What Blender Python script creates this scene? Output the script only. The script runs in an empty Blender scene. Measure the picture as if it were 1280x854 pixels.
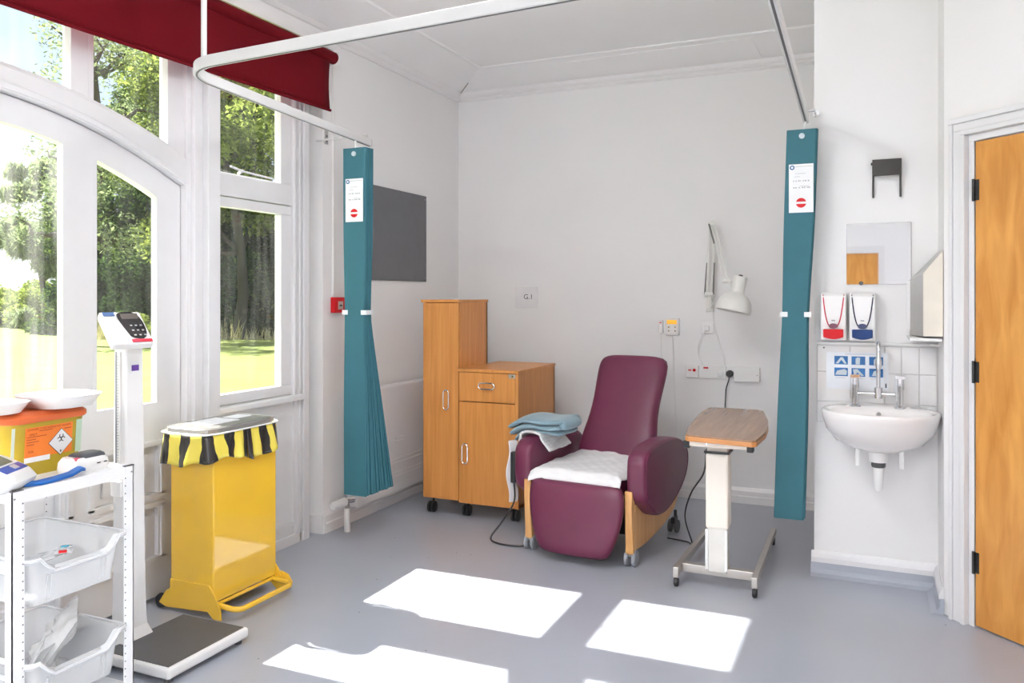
import bpy, bmesh, math, random
from mathutils import Vector, Matrix
C = bpy.context.scene.collection
SC = bpy.context.scene
R = math.radians
random.seed(7)

# ---------------------------------------------------------------- camera
cam = bpy.data.cameras.new('camera'); co = bpy.data.objects.new('camera', cam); C.objects.link(co)
co.location = (0, 0, 1.35); co.rotation_euler = (R(90), 0, R(23.8))
cam.sensor_width = 36; cam.lens = 1009 / 1280 * 36; cam.shift_y = -57 / 1280
cam.clip_start = 0.05; cam.clip_end = 300
SC.camera = co

# ---------------------------------------------------------------- sky
W = bpy.data.worlds.new('sky'); SC.world = W; W.use_nodes = True
nt = W.node_tree; nt.nodes.clear()
wo = nt.nodes.new('ShaderNodeOutputWorld'); bg = nt.nodes.new('ShaderNodeBackground')
tc = nt.nodes.new('ShaderNodeTexCoord'); nz = nt.nodes.new('ShaderNodeTexNoise'); rp = nt.nodes.new('ShaderNodeValToRGB')
nz.inputs['Scale'].default_value = 2.2; nz.inputs['Detail'].default_value = 6
rp.color_ramp.elements[0].position = .40; rp.color_ramp.elements[0].color = (.56, .72, .95, 1)
rp.color_ramp.elements[1].position = .58; rp.color_ramp.elements[1].color = (.95, .97, 1, 1)
bg.inputs['Strength'].default_value = .72
nt.links.new(tc.outputs['Generated'], nz.inputs['Vector']); nt.links.new(nz.outputs['Fac'], rp.inputs['Fac'])
nt.links.new(rp.outputs['Color'], bg.inputs['Color']); nt.links.new(bg.outputs['Background'], wo.inputs['Surface'])

# ---------------------------------------------------------------- sun
sl = bpy.data.lights.new('sun', 'SUN'); sl.energy = 14.0; sl.angle = R(.6); sl.color = (1, .965, .90)
so = bpy.data.objects.new('sun', sl); C.objects.link(so)
so.rotation_euler = Vector((1, .012, -1.036)).to_track_quat('-Z', 'Y').to_euler(); so.location = (-20, 0, 20)

# ---------------------------------------------------------------- exposure
vs = SC.view_settings
vs.view_transform = 'Standard'; vs.look = 'None'; vs.gamma = 1; vs.use_curve_mapping = False
vs.exposure = 0.87
FILL_LAMP = 19.5      # radiance of the added fill lamps out of view
SC.cycles.max_bounces = 10; SC.cycles.diffuse_bounces = 6; SC.cycles.transparent_max_bounces = 24
SC.cycles.sample_clamp_indirect = 6

# ---------------------------------------------------------------- materials
_m = {}
def mat(name, col, rough=.5, metal=0., var=.04, scale=12., bump=0., bscale=None, spec=.5, coat=0., sheen=0., trans=0.):
    if name in _m: return _m[name]
    m = bpy.data.materials.new(name); m.use_nodes = True; t = m.node_tree; N = t.nodes
    b = N['Principled BSDF']; L = t.links
    tcn = N.new('ShaderNodeTexCoord'); n = N.new('ShaderNodeTexNoise'); n.inputs['Scale'].default_value = scale; n.inputs['Detail'].default_value = 3
    L.new(tcn.outputs['Object'], n.inputs['Vector'])
    r = N.new('ShaderNodeValToRGB'); r.color_ramp.elements[0].position = .3; r.color_ramp.elements[1].position = .7
    r.color_ramp.elements[0].color = tuple(max(0, c * (1 - var)) for c in col) + (1,)
    r.color_ramp.elements[1].color = tuple(min(1, c * (1 + var)) for c in col) + (1,)
    L.new(n.outputs['Fac'], r.inputs['Fac']); L.new(r.outputs['Color'], b.inputs['Base Color'])
    b.inputs['Roughness'].default_value = rough; b.inputs['Metallic'].default_value = metal
    b.inputs['Specular IOR Level'].default_value = spec; b.inputs['Coat Weight'].default_value = coat
    b.inputs['Sheen Weight'].default_value = sheen
    if bump:
        n2 = N.new('ShaderNodeTexNoise'); n2.inputs['Scale'].default_value = bscale or 80; n2.inputs['Detail'].default_value = 2
        L.new(tcn.outputs['Object'], n2.inputs['Vector'])
        bp = N.new('ShaderNodeBump'); bp.inputs['Strength'].default_value = bump; bp.inputs['Distance'].default_value = .002
        L.new(n2.outputs['Fac'], bp.inputs['Height']); L.new(bp.outputs['Normal'], b.inputs['Normal'])
    if trans:   # thin translucent plastic or cloth: some light comes through
        tr = N.new('ShaderNodeBsdfTransparent'); mx = N.new('ShaderNodeMixShader'); mx.inputs[0].default_value = trans
        L.new(b.outputs['BSDF'], mx.inputs[1]); L.new(tr.outputs['BSDF'], mx.inputs[2])
        L.new(mx.outputs['Shader'], N['Material Output'].inputs['Surface'])
    _m[name] = m; return m
def wood(name, c1, c2, scale=6., stretch=(14, 14, .7), rough=.4):
    if name in _m: return _m[name]
    m = bpy.data.materials.new(name); m.use_nodes = True; t = m.node_tree; N = t.nodes; L = t.links
    b = N['Principled BSDF']; tcn = N.new('ShaderNodeTexCoord'); mp = N.new('ShaderNodeMapping'); mp.inputs['Scale'].default_value = stretch
    n = N.new('ShaderNodeTexNoise'); n.inputs['Scale'].default_value = scale; n.inputs['Detail'].default_value = 6; n.inputs['Distortion'].default_value = .6
    r = N.new('ShaderNodeValToRGB'); r.color_ramp.elements[0].position = .3; r.color_ramp.elements[1].position = .72
    r.color_ramp.elements[0].color = c1 + (1,); r.color_ramp.elements[1].color = c2 + (1,)
    L.new(tcn.outputs['Object'], mp.inputs['Vector']); L.new(mp.outputs['Vector'], n.inputs['Vector'])
    L.new(n.outputs['Fac'], r.inputs['Fac']); L.new(r.outputs['Color'], b.inputs['Base Color'])
    b.inputs['Roughness'].default_value = rough
    _m[name] = m; return m
def emis(name, col, s):
    if name in _m: return _m[name]
    m = bpy.data.materials.new(name); m.use_nodes = True; N = m.node_tree.nodes
    b = N['Principled BSDF']; b.inputs['Base Color'].default_value = col + (1,)
    b.inputs['Emission Color'].default_value = col + (1,); b.inputs['Emission Strength'].default_value = s
    _m[name] = m; return m
def glass_mat():
    m = bpy.data.materials.new('window_glass'); m.use_nodes = True; t = m.node_tree; N = t.nodes; L = t.links
    N.remove(N['Principled BSDF'])
    tr = N.new('ShaderNodeBsdfTransparent'); tr.inputs['Color'].default_value = (.97, .985, .98, 1)
    gl = N.new('ShaderNodeBsdfGlossy'); gl.inputs['Roughness'].default_value = .02
    lw = N.new('ShaderNodeLayerWeight'); pw = N.new('ShaderNodeMath'); pw.operation = 'POWER'; pw.inputs[1].default_value = 5
    fr = N.new('ShaderNodeMath'); fr.operation = 'MULTIPLY_ADD'; fr.inputs[1].default_value = .6; fr.inputs[2].default_value = .02
    L.new(lw.outputs['Facing'], pw.inputs[0]); L.new(pw.outputs[0], fr.inputs[0])
    mx = N.new('ShaderNodeMixShader'); L.new(fr.outputs[0], mx.inputs[0]); L.new(tr.outputs['BSDF'], mx.inputs[1]); L.new(gl.outputs['BSDF'], mx.inputs[2])
    L.new(mx.outputs['Shader'], N['Material Output'].inputs['Surface']); return m
def veiled_glass(name, lo, hi):
    # pane with a pale translucent veil mixed in, noise stretched into vertical streaks
    m = glass_mat(); m.name = name; t = m.node_tree; N = t.nodes; L = t.links
    out = N['Material Output']; src = out.inputs['Surface'].links[0].from_socket
    tcn = N.new('ShaderNodeTexCoord'); mp = N.new('ShaderNodeMapping'); mp.inputs['Scale'].default_value = (1, 9, 1.1)
    n = N.new('ShaderNodeTexNoise'); n.inputs['Scale'].default_value = 2.2; n.inputs['Detail'].default_value = 5
    r = N.new('ShaderNodeMapRange'); r.inputs['From Min'].default_value = .40; r.inputs['From Max'].default_value = .68; r.inputs['To Min'].default_value = lo; r.inputs['To Max'].default_value = hi
    tl = N.new('ShaderNodeBsdfTranslucent'); tl.inputs['Color'].default_value = (.9, .9, .9, 1); mx = N.new('ShaderNodeMixShader')
    L.new(tcn.outputs['Object'], mp.inputs['Vector']); L.new(mp.outputs['Vector'], n.inputs['Vector']); L.new(n.outputs['Fac'], r.inputs['Value']); L.new(r.outputs['Result'], mx.inputs[0])
    L.new(src, mx.inputs[1]); L.new(tl.outputs[0], mx.inputs[2]); L.new(mx.outputs[0], out.inputs['Surface']); return m
VEILED = veiled_glass('veiled_glass', .006, .045)
GLASS = veiled_glass('thin_veil_glass', .002, .010)  # thin haze veil put in to lift the darks seen outdoors
WALL = mat('wall_paint', (.84, .827, .822), .6, var=.012, scale=2, bump=.15, bscale=60)
CEILM = mat('ceiling_paint', (.90, .885, .88), .7, var=.012, scale=2)
GLOSSW = mat('white_gloss_paint', (.75, .742, .75), .28, var=.01, bump=.06, bscale=30)
TRIM = mat('trim_paint', (.82, .80, .795), .35, var=.01)
WPLAST = mat('white_plastic', (.84, .83, .82), .35, var=.01)
CREAM = mat('cream_plastic', (.82, .76, .68), .45, var=.01)
BLACK = mat('black_plastic', (.018, .018, .02), .4)
DGREY = mat('dark_grey_plastic', (.09, .09, .095), .5)
GREYP = mat('grey_plastic', (.36, .37, .39), .45)
CHROME = mat('chrome', (.72, .72, .73), .12, 1.)
STEEL = mat('brushed_steel', (.5, .49, .48), .32, 1.)
RED = mat('red_plastic', (.56, .006, .012), .45, spec=.3)
RAILM = mat('white_rail', (.66, .655, .65), .4, var=.01)
TEAL = mat('teal_curtain', (.030, .135, .170), .75, var=.05, scale=5, bump=.3, bscale=200)
MAROON = mat('maroon_vinyl', (.125, .018, .050), .38, var=.10, scale=4, bump=.12, bscale=120)
CASTGREY = mat('castor_grey', (.30, .31, .34), .45)
PAPER = mat('paper', (.82, .83, .84), .6, var=.01)
INK = mat('ink', (.05, .05, .06), .6)
BLUEINK = mat('blue_ink', (.02, .10, .30), .5)
YEL = mat('yellow_enamel', (.84, .51, .04), .08, var=.03, scale=3, coat=.7)
BEECH = wood('beech_veneer', (.50, .195, .042), (.64, .28, .072), 3., (16, 16, .8), .38)
BEECHY = wood('beech_leg', (.60, .30, .10), (.74, .42, .17), 3., (16, 16, .8), .35)
OAK = wood('oak_door', (.50, .20, .035), (.68, .33, .08), 2.2, (9, 9, 1.6), .32)
TOPW = wood('table_laminate', (.27, .155, .095), (.35, .205, .125), 3., (16, .9, 8), .25)
EDGEW = mat('table_edge', (.52, .22, .07), .35)
BLINDM = mat('red_blind', (.125, .0015, .006), .85, spec=.15, var=.05, scale=3)

def floor_mat():
    m = bpy.data.materials.new('vinyl_floor'); m.use_nodes = True; t = m.node_tree; N = t.nodes; L = t.links
    b = N['Principled BSDF']; tcn = N.new('ShaderNodeTexCoord')
    n = N.new('ShaderNodeTexNoise'); n.inputs['Scale'].default_value = 1.6; n.inputs['Detail'].default_value = 5
    r = N.new('ShaderNodeValToRGB'); r.color_ramp.elements[0].position = .3; r.color_ramp.elements[1].position = .7
    r.color_ramp.elements[0].color = (.365, .388, .445, 1); r.color_ramp.elements[1].color = (.405, .428, .485, 1)
    v = N.new('ShaderNodeTexVoronoi'); v.inputs['Scale'].default_value = 9
    gt = N.new('ShaderNodeMath'); gt.operation = 'LESS_THAN'; gt.inputs[1].default_value = .035
    n3 = N.new('ShaderNodeTexNoise'); n3.inputs['Scale'].default_value = 1.1
    g2 = N.new('ShaderNodeMath'); g2.operation = 'GREATER_THAN'; g2.inputs[1].default_value = .53
    ml = N.new('ShaderNodeMath'); ml.operation = 'MULTIPLY'
    mx = N.new('ShaderNodeMixRGB'); mx.inputs['Color2'].default_value = (.04, .04, .045, 1)
    for nn in (n, v, n3): L.new(tcn.outputs['Object'], nn.inputs['Vector'])
    L.new(n.outputs['Fac'], r.inputs['Fac']); L.new(v.outputs['Distance'], gt.inputs[0]); L.new(n3.outputs['Fac'], g2.inputs[0])
    L.new(gt.outputs[0], ml.inputs[0]); L.new(g2.outputs[0], ml.inputs[1]); L.new(ml.outputs[0], mx.inputs['Fac'])
    L.new(r.outputs['Color'], mx.inputs['Color1']); L.new(mx.outputs['Color'], b.inputs['Base Color'])
    n4 = N.new('ShaderNodeTexNoise'); n4.inputs['Scale'].default_value = 5
    bp = N.new('ShaderNodeBump'); bp.inputs['Strength'].default_value = .12; bp.inputs['Distance'].default_value = .004
    L.new(tcn.outputs['Object'], n4.inputs['Vector']); L.new(n4.outputs['Fac'], bp.inputs['Height']); L.new(bp.outputs['Normal'], b.inputs['Normal'])
    b.inputs['Roughness'].default_value = .30
    return m
FLOORM = floor_mat()

# ---------------------------------------------------------------- mesh helpers
class MB:
    def __init__(s): s.v = []; s.f = []
    def add(s, vs, fs):
        o = len(s.v); s.v += [tuple(p) for p in vs]; s.f += [tuple(i + o for i in f) for f in fs]; return s
    def box(s, x0, x1, y0, y1, z0, z1, M=None):
        vs = [Vector((x, y, z)) for x in (x0, x1) for y in (y0, y1) for z in (z0, z1)]
        if M is not None: vs = [M @ p for p in vs]
        return s.add(vs, [(0, 1, 3, 2), (4, 6, 7, 5), (0, 4, 5, 1), (2, 3, 7, 6), (0, 2, 6, 4), (1, 5, 7, 3)])
    def loft(s, rings, cap=True, closed=False):
        n = len(rings[0]); vs = [p for r in rings for p in r]; fs = []
        m = len(rings)
        for i in range(m if closed else m - 1):
            j = (i + 1) % m
            for k in range(n):
                l = (k + 1) % n; fs.append((i * n + k, i * n + l, j * n + l, j * n + k))
        if cap and not closed: fs.append(tuple(range(n - 1, -1, -1))); fs.append(tuple((m - 1) * n + k for k in range(n)))
        return s.add(vs, fs)
    def cyl(s, p0, p1, r0, r1=None, n=16):
        return s.tube([p0, p1], [r0, r0 if r1 is None else r1], n)
    def tube(s, path, r, n=10):
        P = [Vector(p) for p in path]; rr = r if isinstance(r, (list, tuple)) else [r] * len(P); rings = []
        up = None
        for i, p in enumerate(P):
            d = (P[min(i + 1, len(P) - 1)] - P[max(i - 1, 0)]).normalized()
            if up is None:
                up = Vector((0, 0, 1)) if abs(d.z) < .9 else Vector((1, 0, 0))
            a = (up - d * up.dot(d)).normalized(); b = d.cross(a); up = a
            rings.append([p + (a * math.cos(2 * math.pi * k / n) + b * math.sin(2 * math.pi * k / n)) * rr[i] for k in range(n)])
        return s.loft(rings)
    def prism(s, poly, ax, a0, a1):
        def pt(u, w, a): return (a, u, w) if ax == 'x' else (u, a, w) if ax == 'y' else (u, w, a)
        n = len(poly)
        return s.add([pt(u, w, a0) for u, w in poly] + [pt(u, w, a1) for u, w in poly],
                     [tuple(range(n - 1, -1, -1)), tuple(range(n, 2 * n))] + [(i, (i + 1) % n, n + (i + 1) % n, n + i) for i in range(n)])
    def lathe(s, prof, c, n=24, ax='z'):
        rings = []
        for r, h in prof:
            ring = []
            for k in range(n):
                a = 2 * math.pi * k / n; u, w = r * math.cos(a), r * math.sin(a)
                ring.append((c[0] + u, c[1] + w, c[2] + h) if ax == 'z' else (c[0] + u, c[1] + h, c[2] + w) if ax == 'y' else (c[0] + h, c[1] + u, c[2] + w))
            rings.append(ring)
        return s.loft(rings)
    def sheet(s, rows, th=0):
        n = len(rows[0]); m = len(rows); fs = [(i * n + k, i * n + k + 1, (i + 1) * n + k + 1, (i + 1) * n + k) for i in range(m - 1) for k in range(n - 1)]
        return s.add([p for r in rows for p in r], fs)
    def xf(s, M): s.v = [tuple(M @ Vector(p)) for p in s.v]; return s

MATX = {}
def build(name, mb, m, parent=None, world=True, bevel=0, smooth=True, solid=0, seg=2, subs=0, angle=40):
    """link a mesh; world=True: vertices are given in room coordinates"""
    me = bpy.data.meshes.new(name); vs = mb.v
    o = bpy.data.objects.new(name, me); C.objects.link(o)
    if parent is not None:
        o.parent = parent
        Mp = MATX[parent.name]
        if world:
            inv = Mp.inverted(); vs = [inv @ Vector(p) for p in vs]
        MATX[o.name] = Mp
    else:
        xs = [p[0] for p in vs]; ys = [p[1] for p in vs]; zs = [p[2] for p in vs]
        c = Vector(((min(xs) + max(xs)) / 2, (min(ys) + max(ys)) / 2, min(zs)))
        vs = [Vector(p) - c for p in vs]; o.location = c; MATX[o.name] = Matrix.Translation(c)
    me.from_pydata([tuple(p) for p in vs], [], mb.f); me.update()
    bm = bmesh.new(); bm.from_mesh(me); bmesh.ops.recalc_face_normals(bm, faces=bm.faces); bm.to_mesh(me); bm.free()
    for mm in (m if isinstance(m, (list, tuple)) else [m]): me.materials.append(mm)
    if smooth:
        me.shade_smooth(); me.set_sharp_from_angle(angle=R(angle))
    if name in ('print', 'ruler_marks'): o['kind'] = 'stuff'
    if solid:
        md = o.modifiers.new('solid', 'SOLIDIFY'); md.thickness = solid; md.offset = 0
    if bevel:
        md = o.modifiers.new('bevel', 'BEVEL'); md.width = bevel; md.segments = seg; md.limit_method = 'ANGLE'; md.harden_normals = False
    if subs:
        md = o.modifiers.new('subd', 'SUBSURF'); md.levels = subs; md.render_levels = subs
    return o
def thing(name, label, cat, loc=(0, 0, 0), rz=0, group=None, M=None):
    o = bpy.data.objects.new(name, None); C.objects.link(o); o.location = loc; o.rotation_euler = (0, 0, rz)
    o.empty_display_size = .1
    MATX[o.name] = Matrix.Translation(loc) @ Matrix.Rotation(rz, 4, 'Z')
    o['label'] = label; o['category'] = cat
    if group: o['group'] = group
    return o
def tag(o, label, cat, group=None):
    o['label'] = label; o['category'] = cat
    if group: o['group'] = group
    return o
def struct(name, mb=None, m=None, loc=(0, 0, 0), label=None, **k):
    if mb is None:
        o = bpy.data.objects.new(name, None); C.objects.link(o); o.location = loc; MATX[o.name] = Matrix.Translation(loc)
    else: o = build(name, mb, m, **k)
    o['kind'] = 'structure'
    if label: o['label'] = label
    return o
def B(*a): return MB().box(*a)
def text(name, s, size, m, parent, loc, ex, ez, align='CENTER', ext=.0004):
    """flat lettering: ex = reading direction, ez = up direction, in room coordinates"""
    cu = bpy.data.curves.new(name, 'FONT'); cu.body = s; cu.size = size; cu.extrude = ext; cu.align_x = align; cu.align_y = 'CENTER'
    cu.resolution_u = 2
    t = bpy.data.objects.new('tmp', cu); C.objects.link(t)
    dg = bpy.context.evaluated_depsgraph_get(); me = bpy.data.meshes.new_from_object(t.evaluated_get(dg))
    bpy.data.objects.remove(t)
    ex = Vector(ex).normalized(); ez = Vector(ez).normalized(); n = ex.cross(ez)
    M = Matrix(((ex.x, ez.x, n.x, loc[0]), (ex.y, ez.y, n.y, loc[1]), (ex.z, ez.z, n.z, loc[2]), (0, 0, 0, 1)))
    me.transform(MATX[parent.name].inverted() @ M)
    me.materials.clear(); me.materials.append(m); me.name = name
    o = bpy.data.objects.new(name, me); C.objects.link(o); o.parent = parent; MATX[o.name] = MATX[parent.name]
    return o
def arc(c, r, a0, a1, n, plane='xy', z=0):
    return [(c[0] + r * math.cos(R(a0 + (a1 - a0) * i / n)), c[1] + r * math.sin(R(a0 + (a1 - a0) * i / n)), z) for i in range(n + 1)]

# ================================================================ ROOM SHELL
XL, YB, XR, YR = -2.84, 5.43, 1.36, -4.2
ZC = 2.95
struct('floor', B(XL - .16, XR + .15, YR - .15, YB + .1, -.08, 0), FLOORM, smooth=False)

# left wall: pier to the corner, wall over the windows, stretch behind the camera
w = MB(); w.box(XL - .16, XL, 3.77, YB + .1, 0, 3.0); w.box(XL - .16, XL, -.16, 3.77, 2.76, 3.0)
w.box(XL - .16, XL - .11, 3.66, 3.77, 0, 2.76)
w.box(XL - .16, XL, YR, -.16, 0, 3.0)
struct('wall_left', w, WALL, smooth=False)
struct('wall_back', B(XL - .16, -.24, YB, YB + .1, 0, 3.0), WALL, smooth=False)
PX0, PX1, PY = -.24, .295, 4.19
s7 = .70711
def dw(t, n=0): return (PX1 + s7 * t + s7 * n, 3.875 - s7 * t + s7 * n)   # t along the angled wall, n into it
# pier with the washbasin
struct('wall_basin', B(PX0, PX1 + .3, PY, YB + .1, 0, 3.0), WALL, smooth=False)
struct('wall_return', MB().prism([(PX1, PY), (PX1, 3.875), (PX1 + .12, 3.995), (PX1 + .12, PY)], 'z', 0, 3.0), WALL, smooth=False)
# angled wall with the oak door: opening t .155 .. .995
aw = MB()
aw.prism([dw(0), dw(.145), dw(.145, .12), dw(.0, .12)], 'z', 0, 3.0)
aw.prism([dw(.145), dw(1.01), dw(1.01, .12), dw(.145, .12)], 'z', 1.99, 3.0)
aw.prism([dw(1.01), dw(1.506), dw(1.506, .12), dw(1.01, .12)], 'z', 0, 3.0)
struct('wall_door', aw, WALL, smooth=False)
struct('wall_right', B(XR, XR + .15, YR - .15, 2.82, 0, 3.0), WALL, smooth=False)
wr = MB(); wr.box(XL, -.80, YR - .12, YR, 0, 3.0); wr.box(.21, XR, YR - .12, YR, 0, 3.0); wr.box(-.80, .21, YR - .12, YR, 2.0, 3.0)
struct('wall_rear', wr, WALL, smooth=False)

# ceiling: flat centre with a shallow sloping margin along the window and back walls
cb = MB(); a = .35
x0, y1 = XL, YB
zc, zl = 2.952, 2.865
o_ = [(x0, YR, zl), (x0, y1, zl), (XR + .1, y1, zl), (XR + .1, YR, zl)]
i_ = [(x0 + a, YR, zc), (x0 + a, y1 - a, zc), (XR + .1, y1 - a, zc), (XR + .1, YR, zc)]
top = [(x0 - .16, YR - .15, 3.03), (x0 - .16, y1 + .1, 3.03), (XR + .15, y1 + .1, 3.03), (XR + .15, YR - .15, 3.03)]
cb.add(o_ + i_ + top, [(0, 1, 5, 4), (1, 2, 6, 5), (4, 5, 6, 7), (8, 11, 10, 9), (0, 8, 9, 1), (1, 9, 10, 2), (2, 10, 11, 3, 7, 6), (0, 4, 7, 3, 11, 8)])
struct('ceiling', cb, CEILM, smooth=False)
# cornice beads
def bead(prof, along, a0, a1, name, m=TRIM):
    struct(name, MB().prism(prof, along, a0, a1), m, smooth=False)
pl = [(0, 2.815), (.012, 2.815), (.022, 2.828), (.022, 2.838), (.035, 2.85), (.045, 2.875), (0, 2.875)]
bead([(XL + u, v) for u, v in pl], 'y', YR, YB, 'trim_1')
bead([(YB - u, v) for u, v in pl], 'x', XL, -.24, 'trim_2')
# raised roll where the slope meets the flat ceiling
struct('trim_3', MB().tube([(x0 + a, YR, zc + .004), (x0 + a, y1 - a, zc + .004), (PX1, y1 - a, zc + .004)], .016, 10), CEILM)
# loft hatch panel on the slope
def slope_pt(x, t): return (x, YB - a * t, zl + (zc - zl) * t)
hp = MB(); n_ = Vector((0, -(zc - zl), -a)).normalized() * .004
q = [slope_pt(-1.84, .18), slope_pt(-.62, .18), slope_pt(-.66, .86), slope_pt(-1.95, .80)]
hp.loft([[Vector(p) for p in q], [Vector(p) + n_ for p in q]])
struct('trim_4', hp, CEILM, smooth=False)
struct('trim_5', B(PX0 - .004, PX1 + .0, PY - .02, PY, 2.79, 2.83), TRIM, smooth=False)
struct('trim_6', MB().tube([(XL + .05, YB - .05, 2.872), (XL + .17, YB - .17, 2.902)], .003, 6), mat('mitre_line', (.25, .22, .2)), smooth=False)  # dark hairline drawn along the inside corner of the ceiling slope

# skirtings
def skprof(h, t=.02): return [(0, 0), (t, 0), (t, h * .45), (t * .75, h * .5), (t * .75, h * .8), (t * .35, h), (0, h)]
struct('baseboard_back', MB().prism([(YB - u, v) for u, v in skprof(.10, .024)], 'x', XL, PX0), TRIM, smooth=False)
sk = MB().prism([(XL + u, v) for u, v in skprof(.12, .024)], 'y', 3.765, YB)
sk.box(XL - .1, XL + .015, 3.745, 3.77, 0, .10)
struct('baseboard_left', sk, TRIM, smooth=False)
sp = [(0, .062), (.02, .062), (.02, .085), (.012, .10), (.006, .115), (0, .115)]
struct('baseboard_basin', MB().prism([(PY - u, v) for u, v in sp], 'x', PX0 - .012, PX1 - .012), GLOSSW, smooth=False)
struct('baseboard_return', MB().prism([(PX1 - u, v) for u, v in sp], 'y', 3.868, PY - .012), GLOSSW, smooth=False)
cv = MB().prism([(PY, 0), (PY - .05, 0), (PY - .028, .012), (PY - .018, .03), (PY - .016, .064), (PY, .064)], 'x', PX0 - .015, PX1)
cv.prism([(PX1, 0), (PX1 - .05, 0), (PX1 - .028, .012), (PX1 - .018, .03), (PX1 - .016, .064), (PX1, .064)], 'y', 3.86, PY)
struct('trim_7', cv, FLOORM, smooth=False)

# ================================================================ WINDOWS AND GARDEN DOOR
XG = -2.90
def A_(y): return 2.095 - .236 * (y - 1.75) ** 2
def G_(y): return 1.995 - .262 * (y - 1.75) ** 2
def T_(y): return 2.20 - .20 * (y - 1.75) ** 2
def strip(mb, ya, yb, zl, zh, xa, xb, n=14):
    """solid slab between two heights given as numbers or curves of y"""
    f = lambda q, y: q(y) if callable(q) else q
    rings = []
    for i in range(n + 1):
        y = ya + (yb - ya) * i / n
        rings.append([(xa, y, f(zl, y)), (xb, y, f(zl, y)), (xb, y, f(zh, y)), (xa, y, f(zh, y))])
    return mb.loft(rings)
def mir(y): return 3.5 - y
door = struct('door_1', loc=(XG, 1.75, 0), label='white arched double garden door with tall panes')
for sgn in (0, 1):
    Y = (lambda y: y) if sgn == 0 else mir
    lf = MB()
    for (a0, a1) in ((1.757, 1.868), (2.188, 2.324), (2.644, 2.768)): strip(lf, Y(a0), Y(a1), .02, A_, XG - .025, XG + .018)
    for (a0, a1) in ((1.868, 2.188), (2.324, 2.644)):
        strip(lf, Y(a0), Y(a1), G_, A_, XG - .025, XG + .018)
        lf.box(XG - .025, XG + .018, min(Y(a0), Y(a1)), max(Y(a0), Y(a1)), .02, .19)
        lf.box(XG - .025, XG + .018, min(Y(a0), Y(a1)), max(Y(a0), Y(a1)), .43, .47)
        lf.box(XG - .025, XG + .018, min(Y(a0), Y(a1)), max(Y(a0), Y(a1)), .70, .873)
    leaf = build('door_leaf', lf, GLOSSW, door, smooth=False)
    for (a0, a1) in ((1.868, 2.188), (2.324, 2.644)):
        b0, b1 = sorted((Y(a0), Y(a1)))
        p = MB(); strip(p, b0 - .002, b1 + .002, .87, lambda y: G_(y) + .003, XG - .006, XG - .002)
        build('pane', p, VEILED if (sgn == 0 and a0 < 2) else GLASS, leaf, smooth=False)
        gb = MB()
        for z0, z1 in ((.86, .885),): gb.box(XG, XG + .020, b0 - .012, b1 + .012, z0 - .01, z1 - .005)
        for yy in (b0, b1): strip(gb, yy - .008, yy + .008, .865, lambda y: G_(y), XG, XG + .019, 2)
        build('glazing_bead', gb, GLOSSW, leaf, smooth=False)
        for z0, z1 in ((.19, .43), (.47, .70)):
            pn = B(XG - .02, XG - .004, b0, b1, z0, z1)
            for (c0, c1, d0, d1) in ((b0 - .03, b1 + .03, z0 - .012, z0 + .01), (b0 - .03, b1 + .03, z1 - .01, z1 + .012), (b0 - .03, b0 - .01, z0, z1), (b1 + .01, b1 + .03, z0, z1)):
                pn.box(XG + .0, XG + .028, c0, c1, d0, d1)
            pn.box(XG - .02, XG + .008, b0 + .045, b1 - .045, z0 + .045, z1 - .045)
            build('lower_panel', pn, GLOSSW, leaf, smooth=False)
fr = MB()
strip(fr, .72, 2.78, lambda y: A_(y) + .004, lambda y: T_(y) - .012, XG - .05, XG + .05, 40)
strip(fr, .72, 2.78, lambda y: A_(y) + .010, lambda y: A_(y) + .035, XG - .05, XG + .056, 40)
strip(fr, .80, 2.70, lambda y: T_(y) - .03, lambda y: T_(y) + .004, XG - .05, XG + .038, 40)
for Y in (lambda y: y, mir):
    for a0, a1, xx in ((2.772, 2.80, .055), (2.80, 2.83, .075), (2.83, 2.86, .065), (2.86, 2.935, .10)):
        b0, b1 = sorted((Y(a0), Y(a1))); fr.box(XG - .05, XG + xx, b0, b1, 0, 2.76)
    b0, b1 = sorted((Y(2.74), Y(2.80))); fr.box(XG - .06, XG - .027, b0, b1, 0, 1.85)
strip(fr, .76, 2.74, lambda y: A_(y) - .02, lambda y: A_(y) + .02, XG - .06, XG - .027, 40); fr.box(XG - .06, XG - .027, 1.72, 1.78, .03, 2.08); fr.box(XG - .06, XG - .027, .76, 2.74, 0, .03)
build('door_frame', fr, GLOSSW, door, smooth=False, bevel=.003)
# transom lights over the arch
tw = struct('window_2', loc=(XG, 1.75, 2.2), label='row of small panes over the arched door')
tf = MB()
for a0, a1 in ((1.675, 1.825), (2.213, 2.291), (2.693, 2.785), (1.209, 1.287), (.715, .807)): strip(tf, a0, a1, lambda y: T_(y) - .02, 2.76, XG - .03, XG + .035, 3)
tf.box(XG - .03, XG + .035, .715, 2.785, 2.70, 2.76)
build('window_frame', tf, GLOSSW, tw, smooth=False, bevel=.003)
for a0, a1 in ((1.825, 2.213), (2.291, 2.693), (1.287, 1.675), (.807, 1.209)):
    p = MB(); strip(p, a0, a1, lambda y: T_(y) - .002, 2.70, XG - .006, XG - .002); build('pane', p, GLASS, tw, smooth=False)
    g = MB()
    for yy in (a0, a1): strip(g, yy - .012, yy + .012, T_, 2.7, XG, XG + .036, 2)
    build('glazing_bead', g, GLOSSW, tw, smooth=False)
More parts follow.
